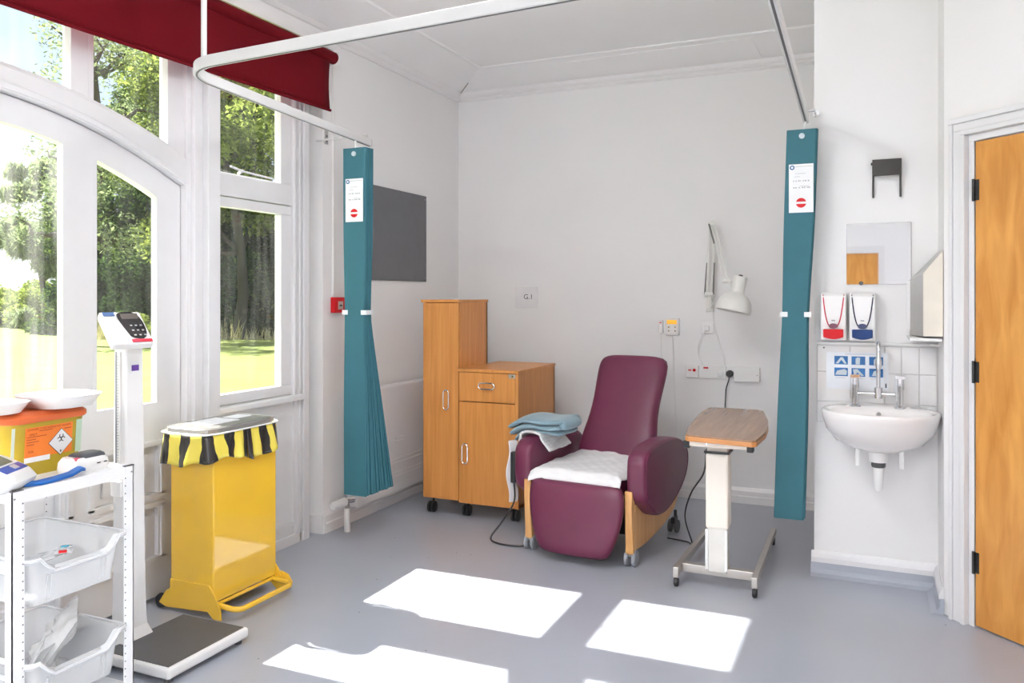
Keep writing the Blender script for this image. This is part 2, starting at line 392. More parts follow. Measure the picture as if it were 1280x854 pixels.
# side windows
for idx, Y in ((1, lambda y: y), (3, mir)):
    wn = struct('window_%d' % idx, loc=(XG, Y(3.2), .8), label='white framed window beside the garden door' if idx == 1 else 'white framed window behind the camera')
    def bx(mb, x0, x1, y0, y1, z0, z1):
        b0, b1 = sorted((Y(y0), Y(y1))); mb.box(x0, x1, b0, b1, z0, z1)
    f = MB()
    bx(f, XG - .05, XG + .02, 3.535, 3.66, 0, 2.76)
    for a0, a1, xx in ((3.545, 3.565, .04), (3.585, 3.60, .045), (3.615, 3.665, .05)): bx(f, XG + .02, XG + xx, a0, a1, .0, 2.76)
    bx(f, XG - .05, XG + .03, 2.93, 3.545, 1.84, 1.95)
    bx(f, XG - .05, XG + .02, 2.93, 3.545, 2.70, 2.76)
    build('window_frame', f, GLOSSW, wn, smooth=False, bevel=.003)
    sf = MB()
    bx(sf, XG - .02, XG + .024, 2.93, 3.535, 1.787, 1.836); bx(sf, XG - .02, XG + .024, 2.93, 3.535, .815, .868)
    bx(sf, XG - .02, XG + .024, 3.457, 3.535, .868, 1.787); bx(sf, XG - .02, XG + .024, 2.90, 2.94, .868, 1.787)
    build('lower_sash', sf, GLOSSW, wn, smooth=False, bevel=.004)
    p = MB(); bx(p, XG - .006, XG - .002, 2.935, 3.46, .865, 1.79); build('pane', p, GLASS, wn, smooth=False)
    sf = MB()
    bx(sf, XG - .02, XG + .022, 3.457, 3.54, 1.956, 2.69); bx(sf, XG - .02, XG + .022, 2.93, 3.54, 1.945, 1.956); bx(sf, XG - .02, XG + .022, 2.90, 2.94, 1.956, 2.69)
    build('upper_sash', sf, GLOSSW, wn, smooth=False, bevel=.003)
    p = MB(); bx(p, XG - .006, XG - .002, 2.935, 3.46, 1.95, 2.72); build('pane', p, GLASS, wn, smooth=False)
    s_ = MB(); bx(s_, XG - .02, XG + .075, 2.93, 3.60, .782, .812); build('window_sill', s_, GLOSSW, wn, smooth=False, bevel=.006)
    pn = MB(); bx(pn, XG - .05, XG + .03, 2.93, 3.65, 0, .785)
    for a0, a1, z0, z1 in ((3.0, 3.56, .10, .12), (3.0, 3.56, .70, .72), (3.54, 3.56, .12, .70), (3.0, 3.02, .12, .70)): bx(pn, XG + .03, XG + .042, a0, a1, z0, z1)
    bx(pn, XG + .03, XG + .045, 2.93, 3.65, 0, .05)
    build('apron_panel', pn, GLOSSW, wn, smooth=False)
    st = MB()
    a0 = 3.06
    ys = [a0, a0 + .08, a0 + .30]
    st.tube([(XG + .045, Y(ys[0]), 1.985), (XG + .045, Y(ys[1]), 1.972)], .006, 8)
    st.tube([(XG + .045, Y(ys[1]), 1.972), (XG + .05, Y(ys[2]), 1.962)], .005, 8)
    st.cyl((XG + .02, Y(ys[1]), 1.96), (XG + .05, Y(ys[1]), 1.975), .008)
    build('casement_stay', st, WPLAST, wn)

# ================================================================ OAK DOOR IN THE ANGLED WALL
def wp(mb_pts): return mb_pts
def dprism(mb, t0, t1, n0, n1, z0, z1):
    return mb.prism([dw(t0, n0), dw(t1, n0), dw(t1, n1), dw(t0, n1)], 'z', z0, z1)
d2 = struct('door_2', loc=dw(.57) + (0,), label='oak door with black hinges in the angled wall')
f = MB()
dprism(f, .062, .10, -.022, 0, 0, 2.03); dprism(f, .10, .12, -.030, 0, 0, 2.01)
dprism(f, 1.035, 1.055, -.030, 0, 0, 2.01); dprism(f, 1.055, 1.093, -.022, 0, 0, 2.03)
dprism(f, .10, 1.055, -.030, 0, 2.01, 2.03); dprism(f, .062, 1.093, -.022, 0, 2.03, 2.062); dprism(f, .045, 1.11, -.034, 0, 2.062, 2.085)
dprism(f, .045, .062, -.030, 0, 0, 2.062); dprism(f, 1.093, 1.11, -.030, 0, 0, 2.062)
dprism(f, .12, .145, -.004, .12, 0, 1.982); dprism(f, 1.01, 1.035, -.004, .12, 0, 1.982); dprism(f, .12, 1.035, -.004, .12, 1.982, 2.01)
build('door_frame', f, GLOSSW, d2, smooth=False, bevel=.003)
lf = MB(); dprism(lf, .149, 1.006, .0, .04, .008, 1.977); leaf = build('door_leaf', lf, OAK, d2, smooth=False, bevel=.002)
for z in (.264, 1.04, 1.781):
    h = MB(); p = dw(.146, -.008); h.cyl(p + (z - .045,), p + (z + .045,), .006)
    dprism(h, .126, .166, -.003, .002, z - .042, z + .042)
    build('hinge', h, BLACK, leaf)
h = MB(); p = dw(.93, 0); q = dw(.93, -.045); r = dw(.82, -.045)
h.cyl(p + (1.0,), q + (1.0,), .011); h.tube([q + (1.0,), r + (1.0,)], .009); build('door_handle', h, CHROME, leaf)

# rear door seen in the mirror
d3 = struct('door_3', loc=(-.35, YR, 0), label='oak door in the rear wall')
f = MB()
for x0_, x1_ in ((-.86, -.80), (.135, .21)): f.box(x0_, x1_, YR - .12, YR + .02, 0, 2.06)
f.box(-.80, .135, YR - .12, YR + .02, 1.96, 2.06); build('door_frame', f, GLOSSW, d3, smooth=False)
lf = build('door_leaf', B(-.80, .135, YR - .06, YR - .02, .008, 1.96), OAK, d3, smooth=False)
h = MB(); h.cyl((.06, YR - .02, 1.0), (.06, YR + .03, 1.0), .011); h.tube([(.06, YR + .03, 1.0), (-.05, YR + .03, 1.0)], .009); build('door_handle', h, CHROME, lf)

# added unseen fill lamps, built as hung strips, to light the room evenly
LAMP = emis('fill_lamp_glow', (.965, .98, 1), FILL_LAMP)
for x, y, z, hl, lab in ((-1.25, 2.3, 2.62, .30, 'added short fill light above the bay, out of view'), (-1.8, -1.9, 2.45, .62, 'added fill light behind the camera, middle row, window side'), (.2, -1.9, 2.45, .62, 'added fill light behind the camera, middle row, door side'),
                     (-1.8, -2.6, 2.45, .62, 'added fill light behind the camera, rear row, window side'), (.2, -2.6, 2.45, .62, 'added fill light behind the camera, rear row, door side')):
    t = thing('fill_light', lab, 'light', (x, y, z), group='added fill lights out of view')
    build('housing', B(x - hl, x + hl, y - .03, y + .03, z + .055, z + .08), WPLAST, t, smooth=False, bevel=.006)
    build('rear_light_shield', B(x - hl, x + hl, y - .15, y - .135, z - .09, z + .16), WPLAST, t, smooth=False, bevel=.004)  # opaque plate added to keep the fill light off the rear wall
    build('fill_panel', B(x - hl + .02, x + hl - .02, y - .12, y + .12, z + .015, z + .055), LAMP, t, smooth=False)
    for s_ in (-hl * .8, hl * .8): build('drop_rod', MB().cyl((x + s_, y, z + .08), (x + s_, y, 2.95), .006, n=8), CHROME, t)

# ================================================================ RED ROLLER BLIND
t = thing('roller_blind', 'dark red roller blind half lowered over the garden windows', 'blind', (-2.75, 1.7, 2.35))
tb = MB(); tb.cyl((-2.755, -.3, 2.688), (-2.755, 3.755, 2.688), .034, n=20); build('blind_roll', tb, BLINDM, t)
fb = MB(); NY = 60
def bz(y): return 2.37 + .006 * math.sin(y * 2.1) + .01 * (y - 1.7) / 2
def bxw(y, k):
    e = max(0, (y - 3.55) / .15)
    return -2.745 + .004 * math.sin(y * 3.3) * k - .0 * e
rows = []
for k in range(9):
    u = k / 8; rows.append([(bxw(-.25 + 3.96 * i / NY, u), min(-.25 + 3.96 * i / NY, 3.71 - .012 * math.sin(u * math.pi)), 2.675 + (bz(-.25 + 3.96 * i / NY) - 2.675) * u) for i in range(NY + 1)])
fb.sheet(rows); build('fabric', fb, BLINDM, t, solid=.0015)
bb = MB(); bb.tube([(bxw(-.25 + 3.965 * i / 30, 1) , -.25 + 3.965 * i / 30, bz(-.25 + 3.965 * i / 30)) for i in range(31)], .008, 8); build('bottom_bar', bb, BLINDM, t)
br = MB(); br.box(-2.84, -2.715, 3.757, 3.761, 2.65, 2.73); build('bracket', br, WPLAST, t, smooth=False)
struct('trim_8', B(XL, XL + .08, -.16, 3.77, 2.735, 2.815), TRIM, smooth=False)

# ================================================================ CURTAIN RAILS
ZR = 2.2
t = thing('curtain_rail', 'white curved ceiling-hung curtain rail looping over the bay', 'rail', (-1.3, 2.2, ZR))
def fillet(P, r, n=10):
    out = [Vector(P[0])]
    for i in range(1, len(P) - 1):
        p = Vector(P[i]); a = (Vector(P[i - 1]) - p).normalized(); b = (Vector(P[i + 1]) - p).normalized()
        ang = a.angle(b); d = r / math.tan(ang / 2); c = p + (a + b).normalized() * (r / math.sin(ang / 2))
        s0 = p + a * d - c; s1 = p + b * d - c; w_ = s0.angle(s1)
        for k in range(n + 1): out.append(c + (s0 * math.sin(w_ * (1 - k / n)) + s1 * math.sin(w_ * k / n)) / math.sin(w_))
    out.append(Vector(P[-1])); return out
path = fillet([(-2.53, 3.78, ZR), (-2.345, 2.24, ZR), (-.245, 2.11, ZR), (-.272, 4.12, ZR)], .22, 14)
def railsec(path, w, h):
    rings = []
    for i, p in enumerate(path):
        d = (path[min(i + 1, len(path) - 1)] - path[max(i - 1, 0)]).normalized(); s_ = Vector((d.y, -d.x, 0)) * w
        rings.append([p + s_ + Vector((0, 0, -h)), p - s_ + Vector((0, 0, -h)), p - s_ + Vector((0, 0, h)), p + s_ + Vector((0, 0, h))])
    return MB().loft(rings)
build('track', railsec(path, .012, .020), RAILM, t, bevel=.002, angle=30)
build('track_slot', railsec([p + Vector((0, 0, -.0202)) for p in path], .004, .0006), DGREY, t)
for (x, y) in ((-2.31, 2.335), (-.50, 2.13)):
    rod = MB(); rod.cyl((x, y, ZR + .015), (x, y, 2.95), .011, n=12); build('drop_rod', rod, RAILM, t)
br = MB(); br.tube([(-.272, 4.10, ZR + .01), (-.272, 4.10, ZR + .035), (-.232, 4.10, ZR + .035)], .006); br.cyl((-.232, 4.10, 2.235), (-.232, 4.188, 2.235), .006); br.cyl((-.232, 4.18, 2.235), (-.232, 4.19, 2.235), .016)
build('wall_bracket', br, CHROME, t)
build('end_cap', B(-.283, -.261, 4.118, 4.124, ZR - .018, ZR + .018), STEEL, t, smooth=False); build('end_cap', B(-2.542, -2.518, 3.779, 3.785, ZR - .018, ZR + .018), STEEL, t, smooth=False)
br = MB(); br.box(-2.56, -2.50, 3.70, 3.72, ZR + .018, ZR + .028); br.box(-2.84, -2.53, 3.705, 3.72, ZR + .02, ZR + .028); build('wall_bracket', br, RAILM, t, smooth=False)

# ================================================================ PLEATED CURTAINS
LBLUE = mat('logo_blue', (.015, .12, .28), .5)
def curtain(label, xl, xr, y0, st_top, st_bot, n, lean, hook):
    t = thing('privacy_curtain', label, 'curtain', ((xl + xr) / 2, y0, .26), group='teal disposable curtains')
    zt, zb = 2.14, .285; rows = []
    NZ = 26
    for k in range(NZ + 1):
        u = k / NZ; z = zt + (zb - zt) * u
        tie = (1 - abs(u - .48) / .10) if abs(u - .48) < .10 else 0
        if u < .48: stp = st_top + (st_top * .85 - st_top) * (u / .48)
        else: stp = st_top * .85 + (st_bot - st_top * .85) * ((u - .48) / .52) ** 1.1
        pinch = .012 * math.exp(-((u - .48) / .16) ** 2)
        row = []
        for i in range(n):
            w = .003 * math.sin(i * 2.4); xa = xl + pinch * .6 + w + lean * u; xb = xr - pinch + w + .006 * (i / n) + lean * u; y = y0 + stp * i
            dz = .002 * math.sin(i) if k == NZ else 0
            for (xx, yy) in ((xa, 0), (xb - .004, 0), (xb, .30), (xb - .004, .6), (xa + .03, .62), (xa, .8)): row.append((xx, y + stp * yy, z + dz))
        rows.append(row)
    m = MB().sheet(rows); c = build('pleated_fabric', m, TEAL, t, smooth=False, solid=.0012)
    zt_ = 1.262; yt = y0 - .004
    for (a0, a1) in ((xl + lean * .48 - .004, xl + lean * .48 + .030), (xr + lean * .48 - .026, xr + lean * .48 + .008)):
        tb = MB(); tb.box(a0, a1, yt - .004, yt, zt_ - .012, zt_ + .012)
        if a1 > xr + lean * .48: tb.box(a1 - .003, a1, yt, y0 + st_top * n, zt_ - .012, zt_ + .012)
        else: tb.box(a0, a0 + .003, yt, y0 + st_top * n, zt_ - .012, zt_ + .012)
        build('tie', tb, PAPER, t, smooth=False)
    cx = (xl + xr) / 2
    build('disc', MB().cyl((cx, y0 - .008, 2.108), (cx, y0, 2.108), .013, n=20), mat('disc_grey', (.55, .62, .66), .4), t)
    tl = thing  # label sheet
    lx0, lx1, lz0, lz1 = cx - .052 + lean * .1, cx + .058 + lean * .1, 1.745, 1.975
    lb = build('curtain_label', B(lx0, lx1, y0 - .006, y0 - .0035, lz0, lz1), PAPER, t, smooth=False)
    lc = (lx0 + lx1) / 2
    rg = MB(); rg.cyl((lx0 + .015, y0 - .0075, lz1 - .016), (lx0 + .015, y0 - .006, lz1 - .016), .011, n=20); build('logo', rg, LBLUE, lb)
    build('logo_centre', MB().cyl((lx0 + .015, y0 - .008, lz1 - .016), (lx0 + .015, y0 - .0075, lz1 - .016), .0055, n=16), PAPER, lb)
    build('sign', MB().cyl((lc, y0 - .0075, lz0 + .046), (lc, y0 - .006, lz0 + .046), .023, n=28), RED, lb)
    build('sign_bar', B(lc - .023, lc + .023, y0 - .0085, y0 - .0075, lz0 + .041, lz0 + .051), PAPER, lb, smooth=False)
    ln = MB()
    for (z, a0, a1) in ((lz1 - .012, .03, .104), (lz1 - .045, .03, .075), (lz1 - .060, .025, .05), (lz1 - .105, .05, .09)): ln.box(lx0 + a0, lx0 + a1, y0 - .007, y0 - .006, z - .0008, z + .0008)
    random.seed(3)
    for z in (lz1 - .080, lz1 - .112):
        x = lx0 + .02
        while x < lx1 - .02:
            w_ = random.uniform(.003, .008); ln.box(x, x + w_, y0 - .007, y0 - .006, z - .003, z + .003); x += w_ + random.uniform(.002, .010)
    build('print', ln, GREYP, lb, smooth=False)
    h = MB()
    for q in hook: h.tube(q, .006, 8)
    build('hook', h, WPLAST, t)
curtain('teal pleated curtain hanging near the windows, bottom fanned out', -2.578, -2.437, 3.60, .0044, .0172, 16, .005,
        [[(-2.505, 3.61, 2.12), (-2.507, 3.61, 2.185)]])
curtain('teal pleated curtain hanging beside the washbasin wall, bottom bunched tight', -.352, -.222, 4.055, .0036, .0075, 11, -.06,
        [[(-.285, 4.06, 2.12), (-.275, 4.075, 2.16), (-.272, 4.08, 2.19)]])

# ================================================================ LEFT WALL FITTINGS
t = thing('pinboard', 'plain grey felt pinboard on the left wall behind the teal curtain', 'pinboard', (XL, 4.6, 1.45))
pb = build('board', B(XL, XL + .014, 4.20, 4.925, 1.45, 2.045), mat('grey_felt', (.155, .155, .165), .85, bump=.3, bscale=300), t, smooth=False, bevel=.002)
for y in (4.23, 4.90):
    for z in (1.475, 2.02): build('screw', MB().cyl((XL + .014, y, z), (XL + .017, y, z), .005, n=10), CHROME, t)
t = thing('fire_call_point', 'small red fire alarm call point on the wall left of the curtain', 'alarm', (XL, 3.89, 1.25))
fc = build('box', B(XL, XL + .035, 3.84, 3.94, 1.252, 1.342), RED, t, smooth=False, bevel=.005)
build('glass_plate', B(XL + .035, XL + .038, 3.868, 3.912, 1.272, 1.318), mat('call_glass', (.55, .45, .42), .3), t, smooth=False)
build('marking', B(XL + .038, XL + .0385, 3.878, 3.902, 1.29, 1.299), BLACK, t, smooth=False)
t = thing('wall_conduit', 'thin white vertical conduit beside the window end of the blind', 'conduit', (XL, 3.86, 1.2))
build('channel', B(XL, XL + .014, 3.852, 3.872, 1.345, 2.81), TRIM, t, smooth=False, bevel=.002)
t = thing('wall_hook', 'small grey metal cord bracket on the wall below the blind', 'bracket', (XL, 3.80, 2.2))
hb = MB(); hb.box(XL, XL + .004, 3.785, 3.815, 2.22, 2.305); hb.box(XL, XL + .03, 3.79, 3.81, 2.295, 2.30); build('plate', hb, STEEL, t, smooth=False)
for z in (2.235, 2.265): build('screw', MB().cyl((XL + .004, 3.80, z), (XL + .008, 3.80, z), .005, n=10), DGREY, t)

# radiator with valve
t = thing('radiator', 'low white flat panel radiator on the left wall behind the cabinet', 'radiator', (XL, 4.5, .1))
rb = MB(); rb.box(XL + .02, XL + .10, 3.965, 5.2, .105, .785)
build('panel', rb, CREAM if False else GLOSSW, t, smooth=False, bevel=.006)
for z in (.20, .225, .285, .31, .42, .445):
    build('grille_rib', B(XL + .10, XL + .104, 4.30 if z < .4 else 4.38, 4.48 if z > .4 else 5.1, z, z + .008), GLOSSW, t, smooth=False)
v = MB(); v.cyl((XL + .11, 3.85, .135), (XL + .11, 3.85, -.0 + .0), .018, n=14); build('pipe', v, WPLAST, t)
v = MB(); v.tube([(XL + .11, 3.85, .13), (XL + .11, 3.85, .165), (XL + .11, 3.87, .18), (XL + .09, 3.93, .18), (XL + .08, 3.97, .18)], .011, 10); v.cyl((XL + .11, 3.85, .13), (XL + .11, 3.85, .155), .017, n=8); v.cyl((XL + .105, 3.85, .178), (XL + .125, 3.89, .178), .02); build('valve', v, CHROME, t)
v = MB(); v.cyl((XL + .105, 3.835, .175), (XL + .085, 3.745, .165), .026, .022, 18); build('valve_knob', v, WPLAST, t)

# ================================================================ CABINET
CX0, CX1, CX2, CYF = -2.53, -2.279, -1.885, 4.365
t = thing('cabinet', 'beech bedside cabinet on castors, tall locker joined to a low drawer unit', 'cabinet', (-2.2, 4.7, 0))
cbm = MB()
cbm.box(CX0, CX0 + .018, CYF + .018, 4.77, .10, 1.31); cbm.box(CX1 - .018, CX1, CYF + .018, 4.77, .10, 1.31); cbm.box(CX0, CX1, 4.755, 4.77, .10, 1.31); cbm.box(CX0, CX1, CYF + .018, 4.77, .10, .118)
build('tall_carcass', cbm, BEECH, t, smooth=False)
build('tall_top', B(CX0 - .012, CX1 + .004, CYF - .006, 4.775, 1.31, 1.327), BEECH, t, smooth=False, bevel=.002)
cbm = MB(); cbm.box(CX1, CX1 + .018, CYF + .018, 4.97, .09, .89); cbm.box(CX2 - .018, CX2, CYF, 4.97, .09, .89); cbm.box(CX1, CX2, 4.955, 4.97, .09, .89); cbm.box(CX1, CX2, CYF + .018, 4.97, .09, .108)
build('low_carcass', cbm, BEECH, t, smooth=False)
build('low_top', B(CX1 - .012, CX2 + .004, CYF - .006, 4.975, .89, .908), BEECH, t, smooth=False, bevel=.002)
def handle(name, c, L, vert, parent):
    h = MB(); w_ = .018; r = .0045; n = 6
    P = []
    hl = L / 2 - w_
    for a0, sgn in ((0, 1), (180, -1)):
        for k in range(n + 1):
            a = R(a0 + 180 * k / n); u, v_ = w_ * math.cos(a), sgn * hl + w_ * math.sin(a)
            P.append((c[0] + u, c[1] - .014, c[2] + v_) if vert else (c[0] + v_, c[1] - .014, c[2] + u))
    P.append(P[0]); h.tube(P, r, 8)
    for s_ in (-1, 1):
        q = (c[0], c[1], c[2] + s_ * (L / 2)) if vert else (c[0] + s_ * (L / 2), c[1], c[2])
        h.cyl((q[0], c[1], q[2]), (q[0], c[1] - .014, q[2]), .0045, n=8)
    return build(name, h, CHROME, parent)
dr = build('door', B(CX0 + .003, CX1 - .003, CYF - .002, CYF + .016, .103, 1.307), BEECH, t, smooth=False, bevel=.0015)
handle('handle', (-2.360, CYF - .002, .715), .12, True, dr)
dr = build('drawer', B(CX1 + .003, CX2 - .019, CYF - .002, CYF + .016, .713, .887), BEECH, t, smooth=False, bevel=.0015)
handle('handle', (-2.086, CYF - .002, .81), .105, False, dr)
lk = build('lock_plate', B(-1.945, -1.902, CYF - .005, CYF - .002, .862, .886), STEEL, dr, smooth=False)
build('lock', MB().cyl((-1.918, CYF - .009, .874), (-1.918, CYF - .004, .874), .007), CHROME, dr)
dr = build('door', B(CX1 + .003, CX2 - .019, CYF - .002, CYF + .016, .093, .707), BEECH, t, smooth=False, bevel=.0015)
handle('handle', (-2.231, CYF - .002, .395), .12, True, dr)
def castor(parent, x, y, r=.034, world=True, m=BLACK, top=.10, off=.02, w=.018, M=None, wm=None):
    for s_ in (-1, 1):
        c = MB(); c.lathe([(0, -w / 2), (r * .8, -w / 2), (r, -w / 2 + .003), (r, w / 2 - .003), (r * .8, w / 2), (0, w / 2)], (x + s_ * w * .75, y, r), 20, 'x')
        wh = build('castor_wheel', c, m if wm is None else wm, parent, world=world)
    k = MB(); k.cyl((x, y + off, r * 1.2), (x, y + off, top), .008); k.box(x - w * .28, x + w * .28, y - r * .3, y + off + .006, r * .5, r * 1.9); build('castor_fork', k, m, parent, world=world)
for (x, y) in ((-2.495, 4.42), (-2.255, 4.43), (-1.93, 4.43), (-2.495, 4.73), (-1.93, 4.92), (-2.255, 4.92)): castor(t, x, y)

# ================================================================ NOTICE, UNITS AND CABLES ON THE BACK WALL
t2 = thing('wall_notice', 'small white square notice with dark letters on the back wall', 'notice', (-2.27, YB, 1.26))
build('plate', B(-2.365, -2.185, YB - .008, YB, 1.262, 1.42), mat('notice_white', (.78, .765, .765), .4), t2, smooth=False, bevel=.002)
text('lettering', 'G.1', .052, INK, t2, (-2.262, YB - .0085, 1.342), (1, 0, 0), (0, 0, 1))
t = thing('room_controller', 'small white wall control unit with an orange display', 'controller', (-1.2, YB, 1.085))
build('case', B(-1.255, -1.16, YB - .03, YB, 1.085, 1.20), WPLAST, t, smooth=False, bevel=.005)
build('display', B(-1.24, -1.175, YB - .032, YB - .03, 1.16, 1.188), emis('orange_display', (.95, .45, .03), .25), t, smooth=False)
for i, x in enumerate((-1.228, -1.185)):
    for z in (1.14, 1.115): build('button', MB().cyl((x, YB - .033, z), (x, YB - .03, z), .006, n=12), mat('button_tan', (.35, .25, .15), .4), t)
t = thing('call_cord_unit', 'small white switch unit left of the orange display controller', 'switch', (-1.285, YB, 1.10))
build('case', B(-1.302, -1.27, YB - .022, YB, 1.098, 1.185), WPLAST, t, smooth=False, bevel=.005)
build('indicator', B(-1.293, -1.279, YB - .0235, YB - .022, 1.165, 1.172), RED, t, smooth=False)
def cable(name, label, P, r, m, cat='cable', group=None, parent=None):
    # smooth curve through the points (Catmull-Rom)
    V = [Vector(p) for p in P]; V = [V[0]] + V + [V[-1]]; out = []
    for i in range(1, len(V) - 2):
        for k in range(8):
            u = k / 8; p0, p1, p2, p3 = V[i - 1:i + 3]
            out.append(.5 * ((2 * p1) + (p2 - p0) * u + (2 * p0 - 5 * p1 + 4 * p2 - p3) * u * u + (3 * p1 - p0 - 3 * p2 + p3) * u ** 3))
    out.append(V[-2]); o = build(name, MB().tube(out, r, 6), m, parent)
    if parent is None: tag(o, label, cat, group)
    return o
cable('cable', 'thin white cable dropping from the small switch unit behind the recliner', [(-1.285, YB - .012, 1.10), (-1.284, YB - .014, .95), (-1.29, YB - .012, .6)], .0028, WPLAST)
cable('cable', 'thin white cable dropping from the orange display controller to the skirting', [(-1.205, YB - .016, 1.09), (-1.20, YB - .014, .9), (-1.185, YB - .012, .5), (-1.18, YB - .014, .15)], .0035, WPLAST)
t = thing('lamp_socket', 'white switched socket directly under the wall lamp', 'socket', (-.975, YB, 1.095))
build('face_plate', B(-1.018, -.932, YB - .012, YB, 1.10, 1.186), WPLAST, t, smooth=False, bevel=.004)
build('plug', B(-.995, -.960, YB - .035, YB - .012, 1.118, 1.152), WPLAST, t, smooth=False, bevel=.005)
cable('cable', 'white cable looping from the lamp socket down to the trunking', [(-.975, YB - .03, 1.14), (-1.0, YB - .035, 1.10), (-1.035, YB - .02, 1.0), (-1.01, YB - .02, .905), (-.985, YB - .015, .89)], .003, WPLAST)
cable('cable', 'white cable running from the wall lamp bracket down to the sockets', [(-.935, YB - .03, 1.27), (-.925, YB - .014, 1.15), (-.885, YB - .014, 1.0), (-.865, YB - .02, .90), (-.87, YB - .03, .87)], .0025, WPLAST)
t = thing('socket_trunking', 'white strip of switches and sockets on the back wall', 'sockets', (-.98, YB, .8))
build('nurse_call_plate', B(-1.118, -1.033, YB - .014, YB, .803, .887), WPLAST, t, smooth=False, bevel=.003)
build('red_button', MB().cyl((-1.06, YB - .02, .855), (-1.06, YB - .014, .855), .010, n=14), RED, t)
build('red_mark', B(-1.10, -1.08, YB - .0155, YB - .014, .85, .858), RED, t, smooth=False)
sp_ = build('double_socket', B(-1.028, -.855, YB - .012, YB, .803, .89), WPLAST, t, smooth=False, bevel=.003)
build('neon', B(-1.0, -.968, YB - .014, YB - .012, .868, .878), RED, sp_, smooth=False)
for x in (-.92, -.895): build('switch_rocker', B(x, x + .012, YB - .016, YB - .012, .84, .86), WPLAST, sp_, smooth=False)
build('plug', B(-.905, -.87, YB - .03, YB - .012, .82, .85), WPLAST, sp_, smooth=False, bevel=.004)
t = thing('black_plug', 'round black mains plug in the back wall socket strip', 'plug', (-.825, YB, .82))
build('plug_body', MB().lathe([(.0, 0), (.020, 0), (.024, .006), (.024, .03), (.0, .034)], (-.828, YB - .036, .84), 18, 'y'), BLACK, t)
build('backing', B(-.852, -.806, YB - .010, YB, .80, .888), WPLAST, t, smooth=False, bevel=.002)
cable('flex', '', [(-.828, YB - .03, .825), (-.835, YB - .035, .79), (-.85, YB - .03, .74), (-.855, YB - .03, .66), (-.86, YB - .04, .5)], .004, BLACK, parent=t)
t = thing('junction_box', 'white rectangular junction box at the right end of the sockets', 'box', (-.72, YB, .79))
build('box_body', B(-.80, -.638, YB - .045, YB, .792, .888), WPLAST, t, smooth=False, bevel=.004)
build('screw', MB().cyl((-.652, YB - .047, .838), (-.652, YB - .045, .838), .004, n=8), GREYP, t)

# ================================================================ WALL LAMP
t = thing('wall_lamp', 'white jointed arm examination lamp with domed shade on the back wall', 'lamp', (-.95, YB, 1.27))
LW = mat('lamp_enamel', (.80, .79, .75), .3, var=.01)
m_ = MB(); m_.box(-.985, -.93, YB - .012, YB, 1.245, 1.36); m_.cyl((-.955, YB - .012, 1.30), (-.955, YB - .05, 1.30), .02); m_.cyl((-.955, YB - .055, 1.27), (-.955, YB - .055, 1.36), .014); m_.cyl((-.985, YB - .055, 1.35), (-.92, YB - .055, 1.35), .011)
build('wall_mount', m_, LW, t, smooth=True, bevel=.002)
E0 = Vector((-.955, YB - .06, 1.36)); E1 = Vector((-.925, YB - .10, 1.82)); E2 = Vector((-.790, YB - .38, 1.44))
def par(a, b, off, r=.0075):
    return MB().tube([Vector(a) + Vector(off), Vector(b) + Vector(off)], r, 8)
for s_ in (-1, 1): build('lower_arm', par(E0, E1, (s_ * .014, 0, 0), .009), LW, t)
for s_ in (-1, 1): build('upper_arm', par(E1, E2, (s_ * .010, 0, s_ * .004), .007), LW, t)
SPG = mat('spring_grey', (.22, .22, .21), .35, .7)
for s_ in (-1, 1): build('spring', MB().tube([E0 + Vector((s_ * .027, 0, 0)), E0.lerp(E1, .45) + Vector((s_ * .022, 0, 0))], .006, 8), SPG, t)
build('spring', MB().tube([E1 + Vector((-.022, -.01, -.0)), E1.lerp(E2, .35) + Vector((-.02, 0, 0))], .006, 8), SPG, t)
j = MB()
for p, r in ((E0, .016), (E1, .017), (E2, .013)): j.cyl(p + Vector((-.026, 0, 0)), p + Vector((.026, 0, 0)), r, n=14)
build('joint', j, LW, t)
# shade: tilted neck and dome
ax = Vector((-.20, -.12, -1)).normalized(); top_ = Vector((-.703, YB - .42, 1.465))
def lathe_dir(prof, c, ax, n=28):
    up = Vector((0, 1, 0)); a_ = (up - ax * up.dot(ax)).normalized(); b_ = ax.cross(a_); rings = []
    for r, h in prof: rings.append([c + ax * h + (a_ * math.cos(2 * math.pi * k / n) + b_ * math.sin(2 * math.pi * k / n)) * r for k in range(n)])
    return rings
ms = MB().loft(lathe_dir([(.001, 0), (.036, .0), (.040, .006), (.040, .09), (.044, .102), (.072, .118), (.094, .150), (.104, .19), (.104, .215), (.100, .215), (.098, .19), (.085, .15), (.04, .115), (.001, .112)], top_, ax))
sh = build('lamp_shade', ms, LW, t, angle=50)
build('shade_knob', MB().cyl(top_ - ax * .012, top_, .012, n=12), DGREY, sh)
build('bulb', MB().loft(lathe_dir([(.001, .19), (.02, .185), (.03, .165), (.028, .14), (.014, .118)], top_, ax, 14)), WPLAST, sh)
y_ = MB(); y_.tube([E2, E2 + Vector((.02, -.02, -.01)), top_ + ax * .055 + Vector((-.04, .0, 0))], .008, 8); build('shade_yoke', y_, LW, t)

# ================================================================ WASHBASIN WALL
TILE = mat('white_tile', (.80, .79, .785), .12, var=.01)
